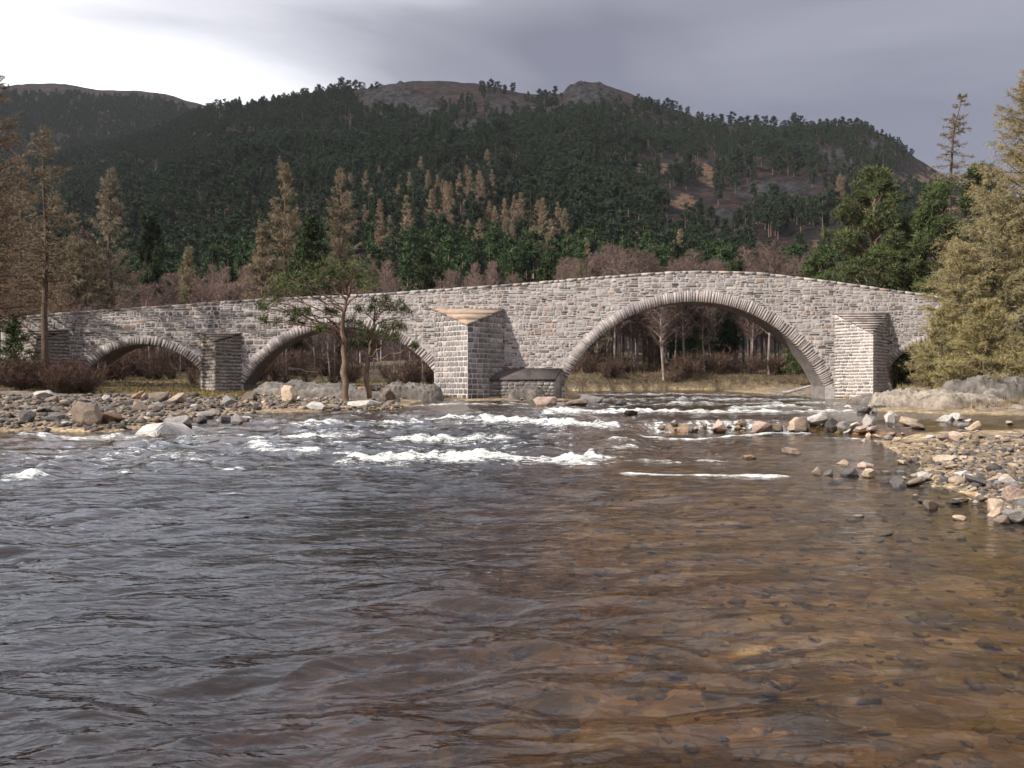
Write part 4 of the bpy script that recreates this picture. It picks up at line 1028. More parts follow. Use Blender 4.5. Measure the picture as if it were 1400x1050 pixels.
# skyline pines, each on the ridge
SKYT = [(441, .55), (452, .75), (460, .85), (467, 1.25), (476, .85), (486, .8), (494, .7), (508, .55), (515, .6), (380, .4), (400, .45), (420, .5), (660, .6), (671, .85), (680, .8), (690, .75), (701, .75), (738, .8), (745, .75), (759, .85),
        (896, .55), (912, .95), (921, .8), (930, .7), (940, .6), (955, .6), (975, .7), (986, .95), (1000, 1.0), (1012, .9), (1022, 1.0), (1034, 1.05), (1046, .95), (1058, .95), (1072, .6), (1086, 1.2), (1094, 1.0), (1130, .7), (1142, .8), (1152, .95), (1160, 1.0), (1172, .8), (1184, .6), (1206, .5), (1228, .5), (1246, .6), (1108, .6), (1120, .5)]
for i, (px, s_) in enumerate(SKYT):
    yy = q.uniform(826, 846); x = wx(px, yy); z = float(hill_z(np.array([x]), np.array([yy]))[0])
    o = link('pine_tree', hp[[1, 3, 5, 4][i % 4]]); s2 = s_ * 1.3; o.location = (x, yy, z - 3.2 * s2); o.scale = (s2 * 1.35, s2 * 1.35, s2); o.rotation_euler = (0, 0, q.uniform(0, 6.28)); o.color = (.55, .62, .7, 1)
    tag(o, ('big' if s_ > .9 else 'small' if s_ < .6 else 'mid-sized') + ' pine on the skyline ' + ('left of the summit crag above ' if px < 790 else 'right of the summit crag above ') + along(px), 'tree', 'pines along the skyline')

# the rest of the hillside
NT = 56000
yy = np.sqrt(q.uniform(175 ** 2, 1330 ** 2, NT)); ppx = q.uniform(-170, 1570, NT); xx = (ppx - 700) / F * yy
zz = hill_z(xx, yy); ppy = HZ - (zz - EYE) / yy * F
dens = 0.80 + 0.5 * fbm(xx / 60, yy / 60, 3, 71)
for (a, b, sa, sb) in TANS: dens -= 1.3 * np.exp(-((ppx - a) / sa) ** 2 - ((ppy - b) / sb) ** 2)
for (a, b, sa, sb, _) in CRAGS: dens -= 1.1 * np.exp(-((ppx - a) / (sa * .8)) ** 2 - ((ppy - b) / (sb * .8)) ** 2)
dens -= (0.50 + 0.5 * fbm(xx / 45, yy / 45, 2, 77)) * sstep(820, 930, ppx) * sstep(185, 215, ppy) * (1 - sstep(340, 390, ppy))
dens -= 0.35 * (1 - sstep(150, 190, ppy)) * sstep(440, 520, ppx)           # open heather on the right
dens -= 0.75 * sstep(500, 530, ppx) * (1 - sstep(640, 660, ppx)) * (1 - sstep(125, 150, ppy)) + 0.75 * sstep(765, 775, ppx) * (1 - sstep(860, 890, ppx)) * (1 - sstep(130, 160, ppy))
dens -= 0.45 * (1 - sstep(250, 320, ppx)) * (1 - sstep(122, 140, ppy))
dens -= 0.9 * (yy > 862) * (yy < 1000); dens = np.where(ppx < 330, dens, np.where(yy > 815, -1, dens))
for (px, py) in HL: dens -= 0.55 * np.exp(-((ppx - px) / 7) ** 2 - ((ppy - py - 18) / 18) ** 2)
keep = (q.random(NT) < dens) & (ppy < 412)
xx, yy, zz, ppx, ppy = xx[keep], yy[keep], zz[keep], ppx[keep], ppy[keep]
sc_ = q.uniform(.55, 1.25, len(xx)) * (1.0 - .12 * sstep(500, 800, yy)); var = q.integers(0, 6, len(xx)); rot = q.uniform(0, 6.28, len(xx))
near = np.where((ppx > -20) & (ppx < 1420), yy, 1e9); order = np.argsort(near); NI = 235
for i in order[:NI]:
    o = link('pine_tree', hp[var[i]]); o.location = (xx[i], yy[i], zz[i] - .4); s_ = sc_[i]; o.scale = (s_ * 1.05, s_ * 1.05, s_); o.rotation_euler = (0, 0, rot[i])
    f2 = q.random(); v = .8 + .45 * f2; o.color = (1.45 * v, 1.6 * v * q.uniform(.95, 1.1), v * 1.2, 1)
    tag(o, vary((s_ - .7) / .55, f2) + 'green conifer at the hill foot beyond ' + along(ppx[i]), 'tree', 'conifers at the foot of the hill')
rest = order[NI:]
me = bpy.data.meshes.new('hillside_conifers'); me.vertices.add(len(rest))
me.vertices.foreach_set('co', np.stack([xx[rest], yy[rest], zz[rest] - .4], -1).astype(np.float32).ravel())
for nm, arr in (('sc', sc_[rest]), ('rot', rot[rest])):
    a = me.attributes.new(nm, 'FLOAT', 'POINT'); a.data.foreach_set('value', arr.astype(np.float32))
a = me.attributes.new('var', 'INT', 'POINT'); a.data.foreach_set('value', var[rest].astype(np.int32))
fo = tag(link('hillside_conifer_wood', me), 'dense dark conifer wood covering the hillside', 'wood', None, 'stuff')
pc = bpy.data.collections.new('conifer_kinds')
for i, m_ in enumerate(hp):
    o = bpy.data.objects.new('conifer_kind', m_); o.color = (.95, 1.0, 1.0, 1); pc.objects.link(o)
ng = bpy.data.node_groups.new('scatter', 'GeometryNodeTree')
ng.interface.new_socket('Geometry', in_out='INPUT', socket_type='NodeSocketGeometry'); ng.interface.new_socket('Geometry', in_out='OUTPUT', socket_type='NodeSocketGeometry')
N_ = ng.nodes; gi = N_.new('NodeGroupInput'); go = N_.new('NodeGroupOutput'); ip = N_.new('GeometryNodeInstanceOnPoints'); ci = N_.new('GeometryNodeCollectionInfo')
ci.inputs['Collection'].default_value = pc; ci.inputs['Separate Children'].default_value = True; ci.inputs['Reset Children'].default_value = True
ip.inputs['Pick Instance'].default_value = True
def na(name, t):
    n = N_.new('GeometryNodeInputNamedAttribute'); n.data_type = t; n.inputs[0].default_value = name; return n.outputs[0]
cx_ = N_.new('ShaderNodeCombineXYZ'); 
ng.links.new(na('rot', 'FLOAT'), cx_.inputs[2]); ng.links.new(cx_.outputs[0], ip.inputs['Rotation'])
ng.links.new(na('sc', 'FLOAT'), ip.inputs['Scale']); ng.links.new(na('var', 'INT'), ip.inputs['Instance Index'])
ng.links.new(gi.outputs[0], ip.inputs['Points']); ng.links.new(ci.outputs[0], ip.inputs['Instance']); ng.links.new(ip.outputs[0], go.inputs[0])
md = fo.modifiers.new('scatter', 'NODES'); md.node_group = ng
# ------------------------------------------------------------------ rocks, bedrock, shrubs, grass, air
M_ROCK = m_rock('river_rock'); 
def rock_mesh(seed, npt=20, flat=0.0):
    q_ = np.random.default_rng(seed); P = unit(q_.normal(size=(npt, 3))) * q_.uniform(.82, 1.05, (npt, 1))
    for _ in range(5):                       # cleaved faces
        nrm = unit(q_.normal(size=3) + [0, 0, .4]); lim = q_.uniform(.42, .75); d = P @ nrm; P = P - np.clip(d - lim, 0, None)[:, None] * nrm
    bm = bmesh.new()
    for p_ in P: bm.verts.new(p_)
    r_ = bmesh.ops.convex_hull(bm, input=bm.verts)
    bmesh.ops.delete(bm, geom=[v for v in bm.verts if not v.link_faces], context='VERTS')
    bmesh.ops.dissolve_limit(bm, angle_limit=R(14), verts=bm.verts, edges=bm.edges)
    bmesh.ops.bevel(bm, geom=list(bm.edges), offset=.035, segments=1, affect='EDGES', profile=.6)
    bmesh.ops.triangulate(bm, faces=[f for f in bm.faces if len(f.verts) > 4])
    bmesh.ops.subdivide_edges(bm, edges=bm.edges, cuts=1, use_grid_fill=False)
    for v in bm.verts:
        c = v.co; n_ = fbm(np.array([c.x * 2 + seed]), np.array([c.y * 2 + c.z * 1.7]), 2, seed)[0]; v.co = c * (1 + .05 * n_)
    me = bpy.data.meshes.new('rock'); bm.to_mesh(me); bm.free(); me.materials.append(M_ROCK); return me
RK = [rock_mesh(700 + i, 14 + 2 * (i % 6)) for i in range(12)]
RC = dict(pale=(.38, .345, .31), tan=(.34, .26, .185), pink=(.34, .245, .195), grey=(.19, .173, .160), brown=(.17, .125, .092), rust=(.25, .15, .09), dark=(.085, .075, .07), wet=(.05, .045, .04))
q = np.random.default_rng(1234)
def rock(x, y, z, w, d, h_, colr, label, group=None, cat_='rock', rz=None, tilt=.2, sink=.3, mesh=None, name='river_rock'):
    o = link(name, mesh or RK[q.integers(len(RK))]); v = q.uniform(.85, 1.15); c = RC[colr]; o.color = (c[0] * v, c[1] * v, c[2] * v, 1)
    o.scale = (w / 2, d / 2, h_ / 2 * 1.15); o.location = (x, y, z + h_ / 2 - sink * h_); o.rotation_euler = (q.normal(0, tilt), q.normal(0, tilt), q.uniform(0, 6.28) if rz is None else rz)
    tag(o, label, cat_, group); return o
NAMED = [ # px, row of the foot, width px, height px, colour, label
    (108, 583, 58, 30, 'brown', 'large dark brown boulder at the water edge of the left bank'),
    (146, 580, 34, 22, 'rust', 'rusty boulder right of the large brown boulder on the left bank'),
    (70, 577, 40, 15, 'dark', 'dark low rock left of the large brown boulder'),
    (240, 588, 44, 22, 'grey', 'grey rock just behind the pale wedge boulder in the river'),
    (305, 578, 36, 13, 'grey', 'flat grey block at the water edge right of the wedge boulder'),
    (240, 552, 30, 16, 'tan', 'tan boulder below the narrow left pier'),
    (342, 549, 30, 18, 'brown', 'brown boulder at the foot of the narrow left pier'),
    (215, 549, 36, 18, 'brown', 'brown boulder on the bank below the leftmost arch'),
    (185, 546, 26, 12, 'rust', 'rusty slab on the bank below the leftmost arch'),
    (390, 552, 36, 24, 'tan', 'tan angular boulder left of the gnarled pines'),
    (446, 540, 26, 20, 'rust', 'rusty brown boulder behind the larger gnarled pine'),
    (494, 545, 26, 20, 'rust', 'rusty boulder between the two gnarled pines'),
    (532, 550, 22, 24, 'brown', 'brown upright rock at the right end of the pine islet'),
    (500, 560, 70, 15, 'pale', 'long pale slab at the water edge below the gnarled pines'),
    (430, 560, 50, 12, 'pale', 'pale water-worn slab below the larger gnarled pine'),
    (730, 541, 42, 26, 'grey', 'grey boulder in front of the low slate-topped footing'),
    (752, 542, 34, 24, 'brown', 'mottled boulder at the left foot of the main arch'),
    (748, 555, 46, 17, 'pink', 'pinkish low rock in the water before the main arch foot'),
    (812, 552, 44, 15, 'grey', 'grey rock ridge in the rapids under the left side of the main arch'),
    (790, 557, 36, 14, 'brown', 'brown rock in the rapids left under the main arch'),
    (852, 556, 26, 11, 'dark', 'dark wet rock breaking the white water under the main arch'),
    (865, 568, 24, 8, 'wet', 'small wet rock in the rapids below the main arch'),
    (1092, 590, 34, 20, 'tan', 'tan boulder in the ledge of falling water'),
    (1062, 592, 30, 16, 'brown', 'wet brown boulder at the end of the small waterfall'),
    (1118, 586, 42, 22, 'pale', 'large pale boulder on the ledge left of the dark split block'),
    (1140, 588, 20, 20, 'dark', 'dark block wedged right of the large pale ledge boulder'),
    (1162, 590, 36, 15, 'grey', 'grey slab on the ledge before the right pier'),
    (1192, 584, 24, 18, 'pale', 'pale upright stone in the middle of the ledge'),
    (1216, 580, 18, 18, 'pale', 'pale split stone right of the upright ledge stone'),
    (1186, 592, 32, 11, 'pink', 'pinkish flat stone at the foot of the ledge'),
    (1248, 583, 34, 16, 'tan', 'tan wet stone at the right end of the ledge'),
    (1085, 622, 34, 9, 'brown', 'dark brown rounded stone barely above the pool'),
    (1028, 630, 24, 9, 'rust', 'small orange stone in the pool left of the dark rounded one'),
    (1121, 650, 18, 12, 'brown', 'brown stone at the left tip of the right gravel bar'),
    (1138, 651, 20, 11, 'dark', 'dark stone next to the left tip of the gravel bar'),
    (1165, 653, 26, 13, 'dark', 'dark sloping stone left of the tan block on the gravel bar'),
    (1194, 655, 28, 16, 'tan', 'squared tan block on the gravel bar'),
    (1158, 637, 22, 10, 'tan', 'tan stone at the back of the left gravel bar'),
    (1186, 641, 24, 9, 'pink', 'pinkish stone behind the squared tan block'),
    (1236, 635, 24, 6, 'tan', 'flat tan stone alone in the shallows'),
    (1268, 659, 32, 18, 'pale', 'pale sloping stone on the gravel bar right of the tan block'),
    (1256, 665, 30, 13, 'brown', 'brown stone in front of the pale sloping stone'),
    (1298, 634, 40, 11, 'tan', 'long tan stone in the middle of the right shallows'),
    (1345, 666, 48, 12, 'dark', 'long dark flat stone near the right edge'),
    (1378, 662, 24, 12, 'pale', 'pale stone behind the dark flat stone near the right edge'),
    (1276, 698, 28, 17, 'brown', 'brown squared stone standing alone in the shallows'),
    (1262, 688, 16, 7, 'wet', 'thin wet stone left of the brown squared stone'),
    (1312, 690, 20, 7, 'wet', 'shiny wet stone right of the brown squared stone'),
    (1372, 704, 40, 28, 'tan', 'big tan angular block near the right edge'),
    (1392, 690, 40, 30, 'pink', 'big pinkish block at the right edge behind the tan one'),
    (1400, 718, 44, 22, 'grey', 'grey block cut by the right edge'),
    (1374, 718, 22, 12, 'brown', 'brown stone in front of the big tan angular block'),
    (1216, 735, 22, 7, 'wet', 'wet glistening stone alone in the near shallows'),
    (1320, 688, 30, 7, 'brown', 'low wet brown stone in the shallows near the right edge'),
    (1180, 709, 22, 4, 'brown', 'stone just breaking the surface left of the squared one')]
for (px, py, w, h_, colr, lab) in NAMED:
    x, y, z = hit_near(px, py); s_ = y / F
    rock(x, y + w * s_ * .3, z, w * s_ * 1.1, w * s_ * .9, h_ * s_ * 1.45, colr, lab, tilt=.12, sink=.28, rz=q.uniform(-.4, .4))
# the pale wedge-shaped boulder in the river
x, y, z = hit_near(214, 599); s_ = y / F
Vw = np.array([(-38, -.5, -8), (-26, -.1, 14), (4, -.2, 17), (6, -.7, -8), (42, .5, -8), (26, .6, 8), (8, .9, 15), (-24, .9, 12), (-40, .7, -8), (34, 1.0, -8), (-2, -.55, 8), (-33, -.35, 4)], float)
bm = bmesh.new()
for v in Vw: bm.verts.new((v[0] * s_, v[1], v[2] * s_))
bmesh.ops.convex_hull(bm, input=bm.verts); bmesh.ops.bevel(bm, geom=list(bm.edges), offset=.04, segments=2, affect='EDGES')
me = bpy.data.meshes.new('wedge_boulder'); bm.to_mesh(me); bm.free(); me.materials.append(M_ROCK)
o = link('river_rock', me, None, (x, y + .6, z), (.40, .37, .345)); o.scale = (1.05, 1.1, 1.2); tag(o, 'pale wedge-shaped boulder standing in the river near the left bank', 'rock')

CW = dict(pale='pale', tan='tan', pink='pinkish', grey='grey', brown='brown', rust='rusty', dark='dark', wet='wet')
def spot(px, py):
    if px < 350:
        return ('far up the bank ' if py < 558 else 'near the water ' if py > 571 else 'halfway down the bank ') + ('left of the brown boulder' if px < 80 else 'by the brown boulder' if px < 170 else 'above the wedge boulder' if px < 260 else 'below the narrow left pier')
    if px < 560: return ('behind' if py < 545 else 'in front of') + (' the spot left of the pines' if px < 440 else ' the larger pine' if px < 490 else ' the smaller pine')
    if px < 1180: return 'below ' + along(px)
    return ('below the right pier' if px < 1215 else 'right of the upright ledge stone' if px < 1270 else 'towards the right edge' if px < 1340 else 'at the right edge') + (', far row' if py < 592 else ', second row' if py < 612 else ', third row' if py < 640 else ', near row')
def scatter(n, pr, rr, size, cols, label, group, flat=(.35, .7), ok=None):
    for _ in range(n):
        for _t in range(20):
            px, py = q.uniform(*pr), q.uniform(*rr)
            if ok is None or ok(px, py): break
        x, y, z = hit_near(px, py); w = math.exp(q.normal(math.log(size), .45)); w = min(w, size * 2.6)
        cn = cols[q.integers(len(cols))]; sz = 'large ' if w > size * 1.35 else 'small ' if w < size * .75 else ''
        rock(x, y, z, w, w * q.uniform(.6, 1.0), w * q.uniform(*flat), cn, sz + CW[cn] + ' ' + label + ', ' + spot(px, py), group, tilt=.25, sink=.3)
CL = ['brown', 'grey', 'pale', 'brown', 'grey', 'rust', 'dark', 'brown', 'dark']
scatter(62, (-10, 345), (545, 579), .62, CL, 'stone', 'stones strewn over the left bank')
scatter(24, (-10, 345), (570, 586), .38, ['pale', 'pale', 'grey', 'pink', 'tan'], 'washed stone at the waterline', 'pale stones along the left waterline', (.3, .5), lambda a, b: b < 586 - (a / 345) * 18)
scatter(36, (345, 548), (530, 559), .45, ['tan', 'tan', 'rust', 'brown', 'pale', 'grey'], 'stone on the pine islet', 'stones on the pine islet')
scatter(38, (1150, 1405), (584, 606), .42, ['pale', 'tan', 'pink', 'grey', 'brown'], 'stone in the right shallows', 'stones in the far band of the right shallows', (.35, .6))
scatter(24, (885, 1150), (582, 590), .46, ['brown', 'brown', 'tan', 'dark', 'pink'], 'wet stone of the waterfall ledge', 'wet stones of the waterfall ledge', (.5, .8))
scatter(34, (1200, 1405), (606, 668), .30, ['pale', 'tan', 'pink', 'grey', 'brown', 'dark'], 'stone on the gravel bar', 'small stones in the right shallows', (.3, .55), lambda a, b: a > 1400 - (b - 590) * 2.6)
scatter(10, (1300, 1410), (670, 715), .26, ['tan', 'pink', 'brown', 'grey', 'dark'], 'stone of the near right shore', 'small stones of the near right shallows', (.3, .6))
scatter(16, (690, 790), (528, 548), .55, ['grey', 'brown', 'grey', 'pink', 'dark'], 'rock at the pier foot', 'rocks at the foot of the tall cutwater', (.5, .8))
scatter(10, (1130, 1230), (548, 572), .45, ['grey', 'brown', 'dark', 'pale'], 'rock in the water', 'rocks below the right pier', (.4, .6))
scatter(9, (1290, 1400), (572, 582), .4, ['pale', 'tan', 'grey'], 'stone along the bedrock foot', 'stones along the right bedrock', (.4, .6))
# gravel: too small to count
gv = []; gq = []; gc = []; off = 0
base_me = RK[3]; bv = np.array([v.co for v in rock_mesh(760, 9).vertices]); 
def pebble_mesh():
    P = unit(q.normal(size=(9, 3))) * [1, .8, .55]; bm = bmesh.new()
    for p_ in P: bm.verts.new(p_)
    bmesh.ops.convex_hull(bm, input=bm.verts); bmesh.ops.triangulate(bm, faces=bm.faces)
    bm.verts.ensure_lookup_table(); V = np.array([v.co for v in bm.verts]); T = np.array([[v.index for v in f.verts] for f in bm.faces]); bm.free(); return V, T
pb = [pebble_mesh() for _ in range(8)]
g = G('gravel'); mat_gravel = None
cc = g.col(); n = g.noise(g.pos(), 12, 4, .6)
mat_gravel = g.out(g.pbr(g.mix(1.0, cc, g.ramp(n, [(.3, (.65, .65, .65)), (.7, (1.25, 1.25, 1.25))]), 'MULTIPLY'), .85))
def gravel(n, pr, rr, size, name, label, kk=.82):
    Vs = []; Ts = []; Cs = []; off = 0
    for _ in range(n):
        px, py = q.uniform(*pr), q.uniform(*rr); yy = (EYE - .45) * F / (py - HZ) if py > 560 else None
        if yy is None or yy > 130: x, y, z = hit_near(px, py)
        else:
            x, y = wx(px, yy), yy; z = float(gzc(x, y))
        if float(gzc(x, y)) < float(wlc(x, y)) - abs(q.normal(0, .04)): continue
        V, T = pb[q.integers(8)]; a = q.uniform(0, 6.28); s_ = size * math.exp(q.normal(0, .4)); ca, sa = math.cos(a), math.sin(a)
        W_ = V * s_; W_ = np.stack([W_[:, 0] * ca - W_[:, 1] * sa + x, W_[:, 0] * sa + W_[:, 1] * ca + y, W_[:, 2] + z + s_ * .15], 1)
        c = RC[['brown', 'grey', 'brown', 'brown', 'dark', 'tan', 'tan'][q.integers(7)]]
        Vs.append(W_); Ts.append(T + off); off += len(V); Cs.append(np.tile(np.array(c) * kk * q.uniform(.7, 1.15), (len(V), 1)))
    tag(link(name, mesh_np(name, np.concatenate(Vs), [np.concatenate(Ts)], np.concatenate(Cs), [mat_gravel])), label, 'gravel', None, 'stuff')
gravel(2300, (-60, 350), (540, 584), .13, 'bank_gravel', 'loose gravel between the stones of the left bank', .6)
gravel(900, (345, 550), (526, 560), .13, 'islet_gravel', 'loose gravel between the rocks of the pine islet')
gravel(5200, (1120, 1560), (588, 722), .075, 'shallows_gravel', 'loose gravel between the stones of the right shallows')

# cobbles on the bed, seen through the shallow water
Vs = []; Ts = []; Cs = []; off = 0
for _ in range(2000):
    y = 3.2 + 15 * q.random() ** 1.3; x = wx(q.uniform(480, 1480), y) if q.random() < .8 else wx(q.uniform(0, 600), y)
    z = float(gzc(x, y))
    if z > float(wlc(x, y)) - .05: continue
    V, T = pb[q.integers(8)]; a = q.uniform(0, 6.28); s_ = .05 * math.exp(q.normal(0, .5)); s_ = min(s_, .16); ca, sa = math.cos(a), math.sin(a); W_ = V * s_
    W_ = np.stack([W_[:, 0] * ca - W_[:, 1] * sa + x, W_[:, 0] * sa + W_[:, 1] * ca + y, W_[:, 2] * .7 + z + s_ * .1], 1)
    c = [(.32, .24, .13), (.42, .33, .21), (.24, .18, .10), (.19, .145, .085), (.36, .26, .15), (.27, .21, .14)][q.integers(6)]
    Vs.append(W_); Ts.append(T + off); off += len(V); Cs.append(np.tile(np.array(c) * q.uniform(.8, 1.2), (len(V), 1)))
tag(link('river_bed_cobbles', mesh_np('river_bed_cobbles', np.concatenate(Vs), [np.concatenate(Ts)], np.concatenate(Cs), [mat_gravel])), 'amber cobbles on the river bed under the shallow water', 'cobbles', None, 'stuff')
# bedrock
M_BED = m_plainstone('bedrock_pale', (0.21, 0.172, 0.135), .7, 1.3, 1.0)
M_BEDG = m_plainstone('bedrock_grey', (0.125, 0.108, 0.092), .75, 1.2, 1.0)
def outcrop(cx, cy, rx, ry, h_, seed, label, mat, ang=0.0):
    n1_, n2_ = 100, 74; a = np.linspace(-1, 1, n1_)[None, :] * np.ones((n2_, 1)); b = np.linspace(-1, 1, n2_)[:, None] * np.ones((1, n1_))
    rr = np.abs(a) ** 2.6 + np.abs(b) ** 2.6 + .25 * fbm(a * 2 + seed, b * 2, 3, seed)
    x = a * rx; y = b * ry; n_ = fbm(x * .55 + seed, y * .8, 4, seed + 3); lay = np.sin((x * .25 + y * .9 + n_ * .8) * 4.0)
    z = h_ * np.clip(1 - rr, -0.6, 1) ** 1 ; z = np.where(z > 0, h_ * np.sqrt(np.clip(z / h_, 0, 1)), z * 1.5) + (.22 * n_ + .06 * lay + .10 * np.abs(fbm(x * 1.6, y * 2.4, 3, seed + 9))) * h_
    st_ = z / h_ * 5 + .8 * n_; z = z - h_ / 5 * .55 * (st_ - np.floor(st_) - sstep(.55, .95, st_ - np.floor(st_))) + h_ * .07 * fbm(x * 5, y * 7, 3, seed + 21) - h_ * .07 * np.clip(1 - np.abs(fbm(x * .9 + 4, y * 1.5, 2, seed + 33)) * 9, 0, 1)
    ca, sa = math.cos(ang), math.sin(ang); zg = land_z(cx, cy)
    z = z - 1.3 * sstep(.8, 1.0, np.maximum(np.abs(a), np.abs(b)))
    V = np.stack([x * ca - y * sa, x * sa + y * ca, z - .12 * h_], -1).reshape(-1, 3)
    o = link('bedrock', mesh_np('bedrock', V, [grid_faces(n2_, n1_)], None, [mat], True), None, (cx, cy, zg)); tag(o, label, 'bedrock'); return o
outcrop(wx(420, 60), 60.5, 4.4, 2.4, .95, 11, 'long grey bedrock hump under the left side of the second arch', M_BEDG, -.05)
outcrop(wx(560, 60.5), 61.5, 2.6, 2.2, 1.15, 12, 'grey bedrock hump against the left foot of the tall cutwater', M_BEDG, .1)
outcrop(wx(495, 57.5), 58, 2.6, 1.6, .65, 13, 'grey bedrock under the roots of the gnarled pines', M_BEDG, 0)
outcrop(wx(1262, 48), 48, 3.0, 2.2, .95, 14, 'cream coloured bedrock slab right of the right pier', M_BED, -.1)
outcrop(wx(1372, 46), 46.5, 3.0, 2.4, 1.35, 15, 'big cracked bedrock hump under the larches at the right edge', M_BEDG, .1)
outcrop(wx(1318, 43.5), 44, 2.2, 1.5, .6, 16, 'low jagged bedrock between the cream slab and the big hump', M_BED, .2)
outcrop(wx(1215, 54), 55, 2.0, 2.2, .5, 17, 'low dark bedrock at the foot of the right pier', M_BEDG, .2)
outcrop(wx(720, 62), 62.2, 1.6, 1.1, .9, 18, 'rough bedrock lump below the slate-topped footing', M_BEDG, 0)

# shrubs and undergrowth
M_SHRUB = m_leaf('shrub_twigs', (0.105, 0.072, 0.058), (0.165, 0.110, 0.078), .8, .6)
def shrub_mesh(seed, h_=2.2, n=26, tw=26):
    q_ = np.random.default_rng(seed); P0 = []; P1 = []; R0 = []; TP = []; TD = []
    for _ in range(n):
        a = q_.uniform(0, 6.28); out_ = q_.uniform(.15, .75); p_ = np.array([q_.normal(0, .12), q_.normal(0, .12), -.1]); d = unit(np.array([math.cos(a) * out_, math.sin(a) * out_, 1.0])); L = h_ * q_.uniform(.6, 1.1) / 5
        for k_ in range(5):
            e_ = p_ + d * L; P0.append(p_); P1.append(e_); R0.append(.022 * (1 - k_ / 6))
            for _k in range(tw // 5): TP.append(p_ + (e_ - p_) * q_.random()); TD.append(unit(d + q_.normal(0, .55, 3)))
            d = unit(d + q_.normal(0, .14, 3) + [0, 0, .05]); p_ = e_
    w = tubes(np.array(P0), np.array(P1), np.array(R0), np.array(R0) * .8, 3); TP = np.array(TP); TD = np.array(TD)
    v, f = slivers(TP, TD, h_ * .26 * q_.uniform(.4, 1.3, len(TP)), np.full(len(TP), .028), q_)
    return as_mesh('shrub', w, (v, f, shade(len(TP), q_, .7, 1.3)), M_BARKL, M_SHRUB)
SH = [shrub_mesh(800 + i) for i in range(4)]
def shrubs(n, xr, yr, sc, tint, label, group, ok=None):
    c = 0; t = 0
    while c < n and t < n * 40:
        t += 1; y = q.uniform(*yr); x = wx(q.uniform(*xr), y); z = land_z(x, y)
        if z < float(wlc(x, y)) + .12 or (ok and not ok(x, y)): continue
        f_, f2 = q.random(), q.random(); s_ = sc[0] + (sc[1] - sc[0]) * f_; v = .75 + .45 * f2
        tree('bare_shrub', SH[q.integers(4)], x, y, vary(f_, f2) + label + along(700 + F * x / y), 'shrub', group, s_, q.uniform(0, 6.28), (tint[0] * v, tint[1] * v, tint[2] * v), z, s_ * q.uniform(1.0, 1.5)); c += 1
shrubs(46, (770, 1135), (104, 114), (.6, 1.7), (.75, .68, .64), 'bare shrub on the far bank, beyond ', 'shrubs on the far bank')
shrubs(44, (335, 600), (70, 96), (.6, 1.5), (.7, .62, .6), 'bare shrub in the wood, behind ', 'shrubs behind the second arch')
shrubs(36, (100, 300), (70, 100), (.6, 1.5), (.75, .66, .64), 'bare shrub in the wood, behind ', 'shrubs behind the leftmost arch')
shrubs(26, (-20, 120), (50, 63), (.5, 1.1), (.6, .5, .45), 'bare shrub on the left bank, before ', 'shrubs on the left bank')
shrubs(14, (1215, 1275), (67, 82), (.6, 1.5), (.6, .6, .5), 'shrub behind the small arch at ', 'shrubs behind the small right arch')
shrubs(16, (1260, 1420), (48, 58), (.4, .9), (1.1, .95, .7), 'low brown shrub under the larches, before ', 'shrubs under the right larches')
shrubs(40, (-40, 180), (70, 100), (.8, 2.0), (.72, .58, .56), 'upright bare shrub rising behind ', 'shrubs behind the left end')

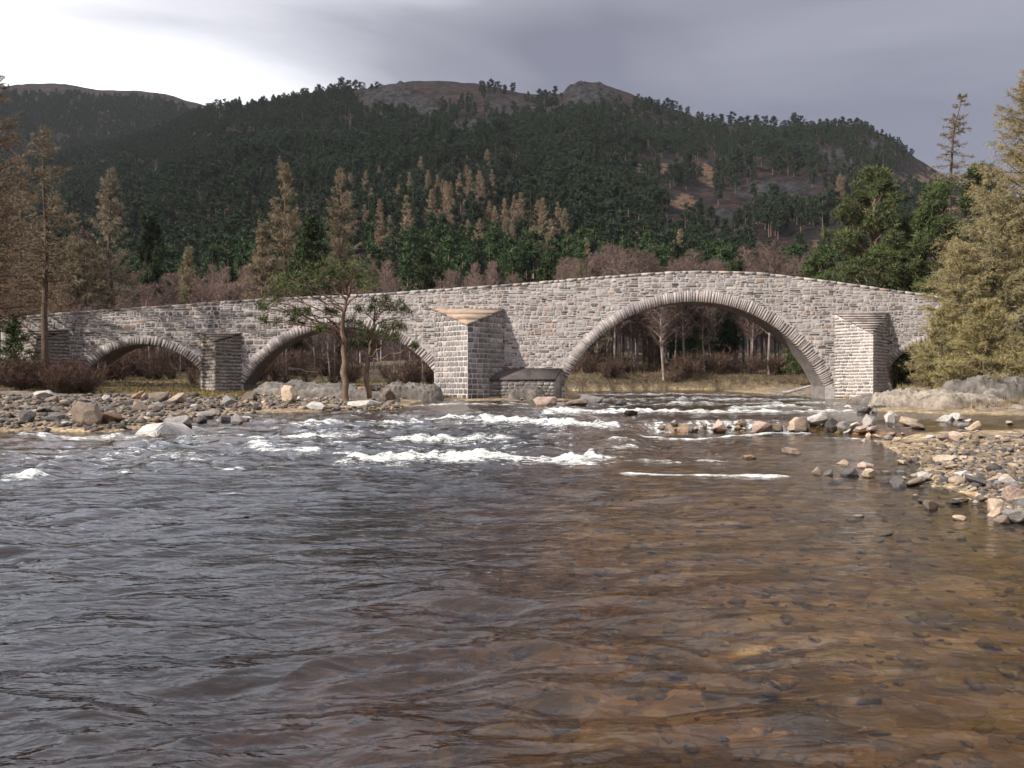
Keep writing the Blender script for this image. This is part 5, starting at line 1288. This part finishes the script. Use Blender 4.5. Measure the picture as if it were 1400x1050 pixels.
# dead grass
def grass(n, xr, yr, hgt, colr, name, label, ok=None):
    y = q.uniform(yr[0], yr[1], n); x = (q.uniform(xr[0], xr[1], n) - 700) / F * y
    m = (gz(x, y) - wlev(x, y) > .15) & (fbm(x * .5, y * .5, 3, 17) > -.25); x, y = x[m], y[m]; z = gz(x, y)
    P = np.stack([x, y, z - .03], 1); P = np.repeat(P, 3, 0) + q.normal(0, .05, (len(x) * 3, 3)) * [1, 1, 0]
    D = unit(q.normal(0, .45, (len(P), 3)) + [0, 0, 1]); V, Fc = slivers(P, D, hgt * q.uniform(.4, 1.4, len(P)), np.full(len(P), .06), q)
    tag(link(name, mesh_np(name, V, [Fc], shade(len(P), q, .6, 1.4) * colr, [M_GRASS])), label, 'grass', None, 'stuff')
g = G('dead_grass'); M_GRASS = g.out(g.pbr(g.col(), .9, None, .1))
grass(9000, (740, 1140), (101, 122), .40, (.14, .098, .056), 'far_bank_grass', 'tawny dead grass along the far bank')
grass(9000, (-40, 350), (52, 84), .22, (.19, .145, .055), 'left_bank_grass', 'yellow green rough grass around the leftmost arch')
grass(5000, (1190, 1480), (42, 62), .25, (.19, .145, .07), 'right_bank_grass', 'dead grass under the larches on the right bank')
grass(3000, (330, 620), (62, 80), .25, (.17, .13, .06), 'wood_floor_grass', 'dead grass in the wood behind the second arch')

# a fallen trunk beyond the main arch and one under the second arch
def log(p0, p1, r_, label):
    p0, p1 = np.array(p0, float), np.array(p1, float); pts = [p0 + (p1 - p0) * t + q.normal(0, .04, 3) for t in np.linspace(0, 1, 6)]; v, f = polyline_tube(pts, np.linspace(r_, r_ * .5, 6), 7)
    c0 = p0; o = link('fallen_trunk', mesh_np('fallen_trunk', v - c0, [f], None, [M_BARKB], True), None, tuple(c0), (.8, .75, .7)); tag(o, label, 'log')
log((wx(1070, 80), 80, wz(538, 80)), (wx(1116, 78), 78, wz(526, 78)), .16, 'pale fallen trunk on the bank right under the main arch')
log((wx(392, 66), 66.6, wz(505, 66)), (wx(432, 66), 67, wz(509, 66)), .12, 'pale fallen trunk lying under the second arch')

# the air
bm = bmesh.new(); bmesh.ops.create_cube(bm, size=1.0)
for v in bm.verts: v.co = Vector((v.co.x * 4800, 910 + v.co.y * 1890, 262 + v.co.z * 530))
me = bpy.data.meshes.new('haze'); bm.to_mesh(me); bm.free()
m, t = new_mat('haze'); pv = t.nodes.new('ShaderNodeVolumePrincipled'); pv.inputs['Color'].default_value = (.86, .90, 1, 1); pv.inputs['Density'].default_value = HAZE; pv.inputs['Anisotropy'].default_value = 0.0
on = t.nodes.new('ShaderNodeOutputMaterial'); t.links.new(pv.outputs[0], on.inputs[1]); me.materials.append(m)
tag(link('haze', me), 'thin pale air over the valley', 'haze', None, 'stuff')
